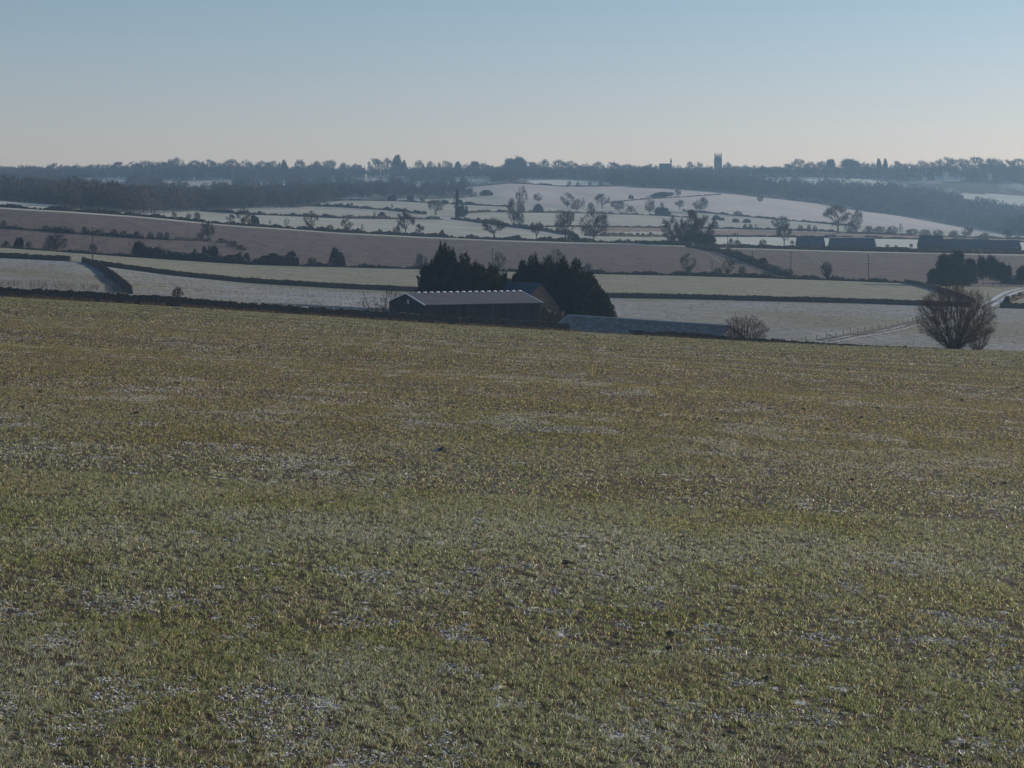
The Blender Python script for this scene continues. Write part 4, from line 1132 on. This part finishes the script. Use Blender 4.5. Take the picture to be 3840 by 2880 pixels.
pole(92.5, 0, 226.4, 'tall power pole by the gateway at far left', 1, 1.0, Y=532)
pole(492.4, 0, 248, 'power pole rising behind the conifers by the barn', 1, .9, Y=640)
pole(712, 0, 261.2, 'power pole with one crossarm between two bare trees', 1, 2.6, Y=688)
pole(791, 0, 251.6, 'power pole with a wide crossarm on the ploughed slope', 1, 3.0, Y=689)
pole(868.4, 0, 254.4, 'power pole with two crossarms right of the wedge-shaped tree', 2, 1.6, Y=690)
pole(752.5, 265, 250.5, 'faint power pole beside the curving hedge', 1, .9)
pole(743.6, 0, 265.4, 'short power pole just above the lower hedge', 1, .8, Y=687)
pole(534, 207, 195.4, 'faint power pole in the misty valley', 1, 1.6)
pole(434.6, 215, 200.2, 'power pole standing inside a far bare tree', 1, 2.0, r=.25)
pole(324.4, 205, 177.4, 'tall far pole in front of the left wooded slope', 1, 3.2, r=.3)
pole(727.4, 244.6, 234.4, 'thin pole at the left end of the white paddock', 1, .9)
pole(737.7, 243.5, 232.6, 'thin pole on the back hedge of the white paddock', 1, .9)


def ruts(rows, off, wd, name, mat, fn=ground):
    C = path_pts(rows, 1.0, fn)
    k = np.ones(15) / 15
    for c in range(3):
        C[:, c] = np.convolve(np.pad(C[:, c], 7, mode='edge'), k, 'valid')
    t = np.gradient(C[:, :2], axis=0); t /= np.maximum(1e-6, np.linalg.norm(t, axis=1))[:, None]
    nrm = np.stack([-t[:, 1], t[:, 0]], 1)
    VV = []; QQ = []; n = 0
    for o_ in off:
        jit = .12 * np.random.default_rng(3).normal(size=len(C))
        cols = []
        for s in (-.5, .5):
            xy = C[:, :2] + nrm * (o_ + s * wd + jit)[:, None]
            pxs = 512 + F * xy[:, 0] / xy[:, 1]
            z = np.array([terr_z(a_, b_) for a_, b_ in zip(pxs, xy[:, 1])])
            big = (vnoise(xy[:, 0] / 16, xy[:, 1] / 16, 8) - .5) * .35 * np.clip((xy[:, 1] - 340) / 40, 0, 1) * np.clip((508 - xy[:, 1]) / 30, 0, 1)
            big += (vnoise(xy[:, 0] / 60, xy[:, 1] / 60, 9) - .5) * .5 * np.clip((xy[:, 1] - 530) / 200, 0, 1)
            cols.append(np.stack([xy[:, 0], xy[:, 1], z + big + .16], 1))
        V = np.stack(cols, 1).reshape(-1, 3); i = np.arange(len(V)).reshape(-1, 2)
        QQ.append(np.stack([i[:-1, 0], i[:-1, 1], i[1:, 1], i[1:, 0]], 1) + n); VV.append(V); n += len(V)
    o = build(name, np.concatenate(VV), Q=np.concatenate(QQ), mat=M[mat], smooth=True)
    tag(o, kind='structure')


TR = [(820, 343.5), (840, 340.6), (853, 337.6), (895, 330), (930, 321.5), (958, 314), (980, 309.5), (987, 305.6), (998, 300), (1006, 295), (1014, 291.6), (1024, 288.8), (1050, 286)]
ruts(TR[:8], (-1.1, 1.1), .6, 'track', 'rut')
ruts(TR[6:], (-1.5, 1.5), 1.5, 'track', 'frost')
ruts([(x, r_ - 2.4) for x, r_ in TR[:6]], (0,), 2.6, 'track_bank', 'verge')
ruts([(702, 249), (715, 252), (722, 255.5), (735, 260), (748, 264.5)], (0,), 1.2, 'farm_path', 'tram')
ruts([(668, 245.6), (690, 248.4), (706, 253.4), (722, 264)], (0,), .8, 'farm_path', 'tram')
ruts([(346, 208.4), (388, 212.2), (420, 216.6), (441, 217.4), (452, 221.4), (480, 224.8), (512, 228.6), (540, 232.6), (560, 236.4)], (0,), 4.0, 'lane', 'rut')
ruts([(248, 208.8), (302, 207.8), (341, 209)], (0,), 4.0, 'lane', 'rut')
ruts([(805, 254), (815, 260), (822, 268)], (-1, 1), .45, 'tramline', 'tram')
ruts([(243, 236.6), (262, 243), (280, 250.5)], (-1, 1), .45, 'tramline', 'tram')
ruts([(122, 218.5), (140, 224.5), (158, 231)], (-1, 1), .45, 'tramline', 'tram')

fence = empty('post_and_wire_fence', ground(860, 333), 'post and wire fence running beside the frosty track', 'fence')
fp = path_pts([(806, 341.6), (822, 339.4), (838, 337), (853, 333.8), (895, 326), (915, 321.6)], 6.0)
fo = np.array(fence.location)
wires = Acc()
for i in range(len(fp)):
    a = Acc(); q = fp[i] - fo; a.tube((q[0], q[1], q[2] - .3), (q[0], q[1], q[2] + random.uniform(.95, 1.3)), .055, .05, 6); a.make('fence_post', M['wood'], fence)
    if i + 1 < len(fp):
        for zz in (.5, .85, 1.15): wires.tube(q + (0, 0, zz), fp[i + 1] - fo + (0, 0, zz), .012, .012, 4)
a = Acc(); q = fp[2] - fo; a.tube(q + (0, 0, 1.0), q + (2.4, -.6, -.1), .07, .07, 6); a.make('brace', M['wood'], fence)
wires.make('wire', M['metal'], fence)

p = on(977.5, 519)
gate = empty('field_gate', p, 'pale metal gate standing ajar in the gap by the track', 'gate', None, R(-8))
a = Acc()
for z in (.2, .42, .66, .92, 1.2): a.tube((-1.5, 0, z), (1.5, 0, z), .05, .05, 6)
a.tube((-1.5, 0, 0), (-1.5, 0, 1.3), .06, .06, 6); a.tube((1.5, 0, .1), (1.5, 0, 1.25), .05, .05, 6); a.tube((-1.5, 0, .2), (1.3, 0, 1.2), .04, .04, 6)
a.make('gate_leaf', M['metal'], gate)
a = Acc(); a.tube((-1.75, 0, -.3), (-1.75, 0, 1.6), .11, .11, 8); a.make('gate_post', M['wood'], gate)
for px, lab in [(70.8, 'weathered post at the left side of the open gateway'), (82, 'weathered post at the right side of the open gateway')]:
    a = Acc(); q = on(px, 519); a.tube((q[0], q[1], q[2] - .3), (q[0], q[1], q[2] + 1.5), .12, .11, 8); o = a.make('gate_post', M['wood']); tag(o, lab, 'post', 'gateway posts')


# ------------------------------------------------------------------ crop, dry grass, weeds, clods
def blades(name, X, Y, Z, h, w, tint, mat, label, cat, lean=.6, seed=0, tipmix=None):
    rng = np.random.default_rng(seed); n = len(X)
    a_ = rng.uniform(0, 2 * math.pi, n); s = np.stack([np.cos(a_), np.sin(a_), np.zeros(n)], 1)
    b_ = rng.uniform(0, 2 * math.pi, n); ln = rng.uniform(.15, 1.0, n) * lean
    d = np.stack([np.cos(b_) * ln, np.sin(b_) * ln, np.zeros(n)], 1)
    P0 = np.stack([X, Y, Z], 1); up = np.array([0, 0, 1.0])
    hw = (h)[:, None]; ww = (w * .5)[:, None]
    Pm = P0 + d * hw * .35 + up * hw * .62
    bend = rng.uniform(.25, 1.0, n)[:, None]
    P1 = P0 + d * hw * 1.25 + up * hw * (1.05 * bend)
    V = np.stack([P0 - s * ww, P0 + s * ww, Pm + s * ww * .9, Pm - s * ww * .9, P1], 1).reshape(-1, 3)
    k = np.arange(n)[:, None] * 5
    Q = k + np.array([[0, 1, 2, 3]]); T = k + np.array([[3, 2, 4]])
    C = np.repeat(tint[:, None, :], 5, 1)
    if tipmix is not None:
        fr = np.array([.74, .76, .78])
        for j, f_ in enumerate((.0, .0, .85, .85, 1.0)):
            m_ = (tipmix * f_)[:, None]; C[:, j] = C[:, j] * (1 - m_) + fr * m_
    o = build(name, V, T=T, Q=Q, mat=mat, attr=C.reshape(-1, 3))
    return tag(o, label, cat, kind='stuff')


def crop():
    rng = np.random.default_rng(42)
    XX = []; YY = []; HH = []; WW = []
    for y0, y1, dens, h, w, per in [(8, 14, 4300, .040, .0038, 6), (14, 25, 2100, .042, .0052, 6), (25, 45, 620, .044, .0088, 4), (45, 80, 190, .048, .016, 3), (80, 140, 46, .058, .034, 2), (140, 299, 9, .075, .08, 1)]:
        area = .34 * (y1 ** 2 - y0 ** 2) + 2.4 * (y1 - y0)
        nt_ = int(area * dens / per)
        y = np.sqrt(rng.uniform(y0 ** 2, y1 ** 2, nt_)); x = rng.uniform(-1, 1, nt_) * (.34 * y + 1.2)
        den = .8 * vnoise(x / .4 + 11, y / .5, 21) + .2 * vnoise(x / 2.0, y / 1.6, 22)
        keep = rng.random(nt_) < np.clip((den - .12) * 3.0, .6, 1)
        x = x[keep]; y = y[keep]
        j = np.repeat(np.arange(len(x)), per)
        sp = .022 * (h / .055) ** 2
        XX.append(x[j] + rng.normal(0, sp, len(j))); YY.append(y[j] + rng.normal(0, sp, len(j)))
        HH.append(h * rng.uniform(.5, 1.35, len(j))); WW.append(w * rng.uniform(.7, 1.3, len(j)))
    X = np.concatenate(XX); Y = np.concatenate(YY); Hh = np.concatenate(HH); W = np.concatenate(WW)
    n = len(X); print('blades', n)
    Z = field_z(X, Y) - .004
    green = np.array([.115, .148, .038]); yel = np.array([.335, .305, .115]); straw = np.array([.42, .32, .185]); brown = np.array([.17, .105, .055])
    u = rng.random(n) + .16 * (vnoise(X / 1.3, Y / 1.5, 31) - .5); far = np.clip((Y - 14) / 60, 0, 1)
    c = np.where((u < .57 - .18 * far)[:, None], green, np.where((u < .80)[:, None], yel, np.where((u < .93)[:, None], straw, brown)))
    c = c * np.clip(rng.lognormal(-.12, .5, n), .25, 2.2)[:, None]
    pat = .6 * vnoise(X / 1.1 + 5, Y / 1.4, 33) + .4 * vnoise(X / 6, Y / 4, 34)
    frost = np.clip(.42 + (pat - .5) * 1.1, 0, 1) * (1 - .7 * np.clip((Y - 18) / 35, 0, 1)) * np.where(rng.random(n) < .48, rng.uniform(.55, 1.2, n), rng.uniform(0, .2, n))
    streak = vnoise(X / 1.1 + 40, Y / 1.5, 35) * .7 + vnoise(X / 7, Y / 9, 36) * .3
    frost = np.clip(frost + (streak > .66) * (rng.random(n) < .4) * np.clip((Y - 24) / 20, 0, 1) * .8, 0, 1)
    lump = .7 * vnoise(X / .42 + 9, Y / .5, 41) + .3 * vnoise(X / .12, Y / .14, 42)
    patch = vnoise(X / 4.5, Y / 4, 43)
    hide = (Y < 22) & (lump > .80 - .26 * patch + .15 * np.clip((Y - 13.5) / 9, -.35, 1)) & (rng.random(n) < .45)
    lump2 = .55 * vnoise(X / 2.4 + 9, Y / 2.2, 44) + .45 * vnoise(X / .7, Y / .9, 45)
    white = (Y >= 26) & (Y < 170) & (lump2 > .85 - .22 * vnoise(X / 11, Y / 12, 46)) & (rng.random(n) < .5)
    c[white] = np.array([.55, .565, .60]) * rng.uniform(.75, 1.1, int(white.sum()))[:, None]
    Hh[white] *= .5; W[white] *= 1.5
    pm = np.interp(Y, [20, 34, 60, 120, 200, 300], [0, .14, .30, .22, .08, .04]) * (.45 + 1.1 * vnoise(X / 4, Y / 6, 48))
    mauve = (rng.random(n) < pm) & ~white
    c[mauve] = np.array([.33, .24, .165]) * rng.uniform(.6, 1.35, int(mauve.sum()))[:, None]
    ok = ~hide
    X, Y, Z, Hh, W, c, frost = X[ok], Y[ok], Z[ok], Hh[ok], W[ok], c[ok], frost[ok]
    gain = np.interp(Y, [10, 30, 80, 200], [1.68, 1.4, 1.12, .95]); c = np.clip(c * gain[:, None], 0, .78); frost = np.clip(frost * 1.15, 0, 1)
    near = Y < 30
    for sel, mt, nm, lb in ((near, 'blade', 'winter_wheat', 'near frost-tipped winter wheat blades in the foreground'), (~near, 'blade_far', 'winter_wheat', 'far olive winter wheat stretching to the field wall')):
        blades(nm, X[sel], Y[sel], Z[sel], Hh[sel], W[sel], c[sel], M[mt], lb, 'crop', lean=1.7, seed=5, tipmix=frost[sel])



def frost_lumps():
    rng = np.random.default_rng(52)
    n = 700000
    Y = np.sqrt(rng.uniform(8 ** 2, 36 ** 2, n)); X = rng.uniform(-1, 1, n) * (.34 * Y + 1.2)
    lump = .7 * vnoise(X / .42 + 9, Y / .5, 41) + .3 * vnoise(X / .12, Y / .14, 42)
    patch = vnoise(X / 4.5, Y / 4, 43)
    k = ((lump > .80 - .26 * patch + .15 * np.clip((Y - 13.5) / 9, -.35, 1)) & (rng.random(n) < .85 - .022 * Y)) | (rng.random(n) < .006)
    X = X[k]; Y = Y[k]; n = len(X); print('lumps', n)
    r = rng.uniform(.004, .0125, n) * (1 + Y / 60); Z = field_z(X, Y); h = r * rng.uniform(.25, .6, n)
    an = np.arange(7) * 2 * np.pi / 7
    rr = r[:, None] * rng.uniform(.6, 1.3, (n, 7))
    ring = np.stack([X[:, None] + np.cos(an) * rr * 1.3, Y[:, None] + np.sin(an) * rr, np.repeat((Z - .004)[:, None], 7, 1)], -1)
    mid = np.stack([X[:, None] + np.cos(an + .3) * rr * .75, Y[:, None] + np.sin(an + .3) * rr * .6, (Z + h * .75)[:, None] * np.ones((1, 7)) + rng.normal(0, .15, (n, 7)) * h[:, None]], -1)
    top = np.stack([X, Y, Z + h], -1)[:, None]
    V = np.concatenate([ring, mid, top], 1).reshape(-1, 3)
    b = (np.arange(n) * 15)[:, None, None]; q = np.arange(7); q1 = (q + 1) % 7
    Q = np.stack([q, q1, 7 + q1, 7 + q], 1)[None] + b
    T = np.stack([7 + q, 7 + q1, np.full(7, 14)], 1)[None] + b
    o = build('frost_patches', V, T=T.reshape(-1, 3), Q=Q.reshape(-1, 4), mat=M['frost'])
    tag(o, 'crusty white frost patches on the soil between the wheat', 'frost', kind='stuff')


crop()
frost_lumps()


def scatter_grass(name, label, px0, px1, fn, n, h, w, cols, seed, lean=.5):
    rng = np.random.default_rng(seed)
    px = rng.uniform(px0, px1, n)
    keep = vnoise(px / 6, px * 0, seed) + .35 * rng.random(n) > .45
    px = px[keep]; n = len(px)
    P_ = np.array([fn(q, rng) for q in px])
    cc = np.array(cols)[rng.integers(0, len(cols), n)] * rng.uniform(.7, 1.25, n)[:, None]
    blades(name, P_[:, 0], P_[:, 1], P_[:, 2] - .05, h * rng.uniform(.4, 1.2, n), w * rng.uniform(.6, 1.3, n), cc, M['blade_far'], label, 'dry grass', lean=lean, seed=seed)


def strip1(q, rng):
    y = 299.8 + rng.uniform(0, 3.4)
    return ((q - 512) * y / F, y, terr_z(q, y))


scatter_grass('dry_grass', 'rusty dry grass growing along the foot of the near wall', -60, 850, strip1, 15000, .85, .06, [(.125, .085, .06), (.18, .125, .085), (.08, .06, .045)], 61)


def strip2(q, rng):
    y = 306 + rng.uniform(0, 9)
    return ((q - 512) * y / F, y, terr_z(q, y))


def strip3(q, rng):
    p_ = ground(q, WTOP(q) - rng.uniform(0, 6) ** 1.0)
    return p_


scatter_grass('dry_weeds', 'tall pale dead weeds behind the near wall at left', -40, 130, strip3, 1500, 1.3, .045, [(.14, .11, .085), (.19, .155, .12), (.11, .085, .065)], 62, .3)
scatter_grass('dry_weeds', 'rust-coloured weeds on top of the middle wall', 150, 440, lambda q, r_: on(q, 522 + r_.uniform(0, 3)), 2200, 1.5, .07, [(.13, .08, .05), (.18, .11, .07)], 63, .3)

# tussocks in the two pastures beyond the wall
def tussocks(nm, label, y0, y1, n, h, w, cols, seed):
    rng = np.random.default_rng(seed)
    px = rng.uniform(-40, 1064, n); Y = rng.uniform(y0, y1, n)
    keep = vnoise(px * Y / F / 12, Y / 9, seed) + .5 * rng.random(n) > .62
    px = px[keep]; Y = Y[keep]; n = len(px); X = (px - 512) * Y / F
    Z = terr_zv(px, Y)
    Z += (vnoise(X / 60, Y / 60, 9) - .5) * .5 * np.clip((Y - 530) / 200, 0, 1)
    Z += (vnoise(X / 16, Y / 16, 8) - .5) * .35 * np.clip((Y - 340) / 40, 0, 1) * np.clip((508 - Y) / 30, 0, 1)
    cc = np.array(cols)[rng.integers(0, len(cols), n)] * rng.uniform(.75, 1.25, n)[:, None]
    blades(nm, X, Y, Z - .03, h * rng.uniform(.4, 1.3, n), w * rng.uniform(.5, 1.6, n), cc, M['blade_far'], label, 'grass', lean=.9, seed=seed)


tussocks('pasture_tussocks', 'rough frosted grass tussocks across the pasture behind the wall', 340, 512, 52000, .13, .34, [(.13, .125, .10), (.2, .195, .165), (.26, .26, .25), (.34, .345, .355)], 71)
tussocks('pasture_tussocks', 'thin grass tufts across the thawing pasture strip', 526, 678, 22000, .10, .42, [(.14, .135, .09), (.22, .205, .14), (.27, .255, .2)], 72)

# clods and dark tufts thrown up in the field
rng = np.random.default_rng(77)
a = Acc()
for _ in range(330):
    y = math.sqrt(rng.uniform(9 ** 2, 290 ** 2)) if rng.random() < .75 else rng.uniform(9, 60)
    x = rng.uniform(-1, 1) * (.33 * y + 1); s = rng.uniform(.012, .03) * (1 + y / 40)
    s = min(s, .22); z = float(field_z(x, y))
    rad = s * rng.uniform(.6, 1.2, (4, 6)); an = np.arange(6) * math.pi / 3 + rng.uniform(0, 1)
    rings = []
    for k, (zz, rr) in enumerate([(-.3, 1), (.25, .95), (.6, .7), (.85, .3)]):
        rings.append(np.stack([x + np.cos(an) * rad[k] * rr * 1.5, y + np.sin(an) * rad[k] * rr, np.full(6, z + zz * s) + rng.normal(0, .08 * s, 6)], 1))
    for k in range(3): a.prism(rings[k], rings[k + 1])
o = a.make('clods', M['verge']); tag(o, 'small dark clods and tufts scattered through the wheat', 'clods', kind='stuff')

y = F * EYE / (453.5 - HZ - (327 - HZ - F * EYE / 300) + .0537 * 72); x = (440.5 - 512) * y / F; z = float(field_z(x, y))
root = empty('flint_clod', (x, y, z), 'dark upturned clod with a frosted left side alone in mid field', 'clod')
for nm, mt, offx, sc in [('earth', 'verge', .035, .42), ('frosted_side', 'rut', -.06, .34)]:
    a = Acc(); an = np.arange(8) * math.pi / 4
    rr = np.random.default_rng(len(nm))
    prev = None
    for zz, r_ in [(-.05, .24), (.06, .23), (.13, .16), (.19, .06)]:
        ring = np.stack([offx + np.cos(an) * r_ * sc * rr.uniform(.8, 1.2, 8) * 1.2, np.sin(an) * r_ * sc, np.full(8, zz * sc) + rr.normal(0, .008, 8)], 1)
        if prev is not None: a.prism(prev, ring)
        prev = ring
    a.make(nm, M[mt], root)

# ------------------------------------------------------------------ air, sky, sun, camera
SUN_AZ, SUN_EL = R(64), R(16)     # to the right of the view direction, above the horizon
sd = Vector((math.sin(SUN_AZ) * math.cos(SUN_EL), math.cos(SUN_AZ) * math.cos(SUN_EL), math.sin(SUN_EL)))
li = bpy.data.lights.new('sun', 'SUN'); li.energy = 4.8; li.angle = R(.53); li.color = (1.0, .89, .73)
so = bpy.data.objects.new('sun', li); COL.objects.link(so); so.rotation_euler = sd.to_track_quat('Z', 'Y').to_euler()
so.location = (200, 100, 200)

w = bpy.data.worlds.new('World'); SC.world = w; w.use_nodes = True
N = w.node_tree.nodes; L = w.node_tree.links
sky = N.new('ShaderNodeTexSky'); sky.sky_type = 'NISHITA'; sky.sun_disc = False
sky.sun_elevation = SUN_EL; sky.sun_rotation = SUN_AZ
sky.altitude = 150; sky.air_density = 1.0; sky.dust_density = .35; sky.ozone_density = 1.0
tc = N.new('ShaderNodeTexCoord'); sx = N.new('ShaderNodeSeparateXYZ'); L.new(tc.outputs['Generated'], sx.inputs[0])
rp = N.new('ShaderNodeValToRGB'); e = rp.color_ramp.elements
e[0].position = .025; e[0].color = (.97, .775, .92, 1); e[1].position = .135; e[1].color = (.75, .785, .88, 1)
q_ = e.new(.07); q_.color = (.85, .77, .90, 1)
L.new(sx.outputs['Z'], rp.inputs['Fac'])
tn = N.new('ShaderNodeMixRGB'); tn.blend_type = 'MULTIPLY'; tn.inputs['Fac'].default_value = 1
L.new(sky.outputs[0], tn.inputs['Color1']); L.new(rp.outputs[0], tn.inputs['Color2']); L.new(tn.outputs[0], N['Background'].inputs['Color']); N['Background'].inputs['Strength'].default_value = .12

a = Acc(); lo, hi = -75.0, 136.0
a.box((0, 2950, (lo + hi) / 2), (7600, 6300, hi - lo))
m, nt, b = mat_new('haze_air'); nt.nodes.remove(b)
pv = nt.nodes.new('ShaderNodeVolumePrincipled')
pv.inputs['Color'].default_value = (.44, .70, 1.0, 1); pv.inputs['Density'].default_value = .00016; pv.inputs['Anisotropy'].default_value = .35
nt.links.new(pv.outputs[0], nt.nodes['Material Output'].inputs['Volume'])
hz_o = a.make('haze', m); tag(hz_o, 'thin blue morning haze filling the valley air', 'haze', kind='stuff')

cam = bpy.data.cameras.new('camera'); co = bpy.data.objects.new('camera', cam); COL.objects.link(co)
co.location = (0, 0, 0); co.rotation_euler = (R(90), 0, 0)
cam.sensor_width = 36; cam.lens = 36 * F / 1024; cam.shift_y = -(384 - HZ) / 1024
cam.clip_start = .3; cam.clip_end = 9000
SC.camera = co
SC.view_settings.view_transform = 'Standard'; SC.view_settings.look = 'None'; SC.view_settings.exposure = 0; SC.view_settings.gamma = 1
SC.cycles.volume_bounces = 0; SC.cycles.max_bounces = 6; SC.cycles.transparent_max_bounces = 8
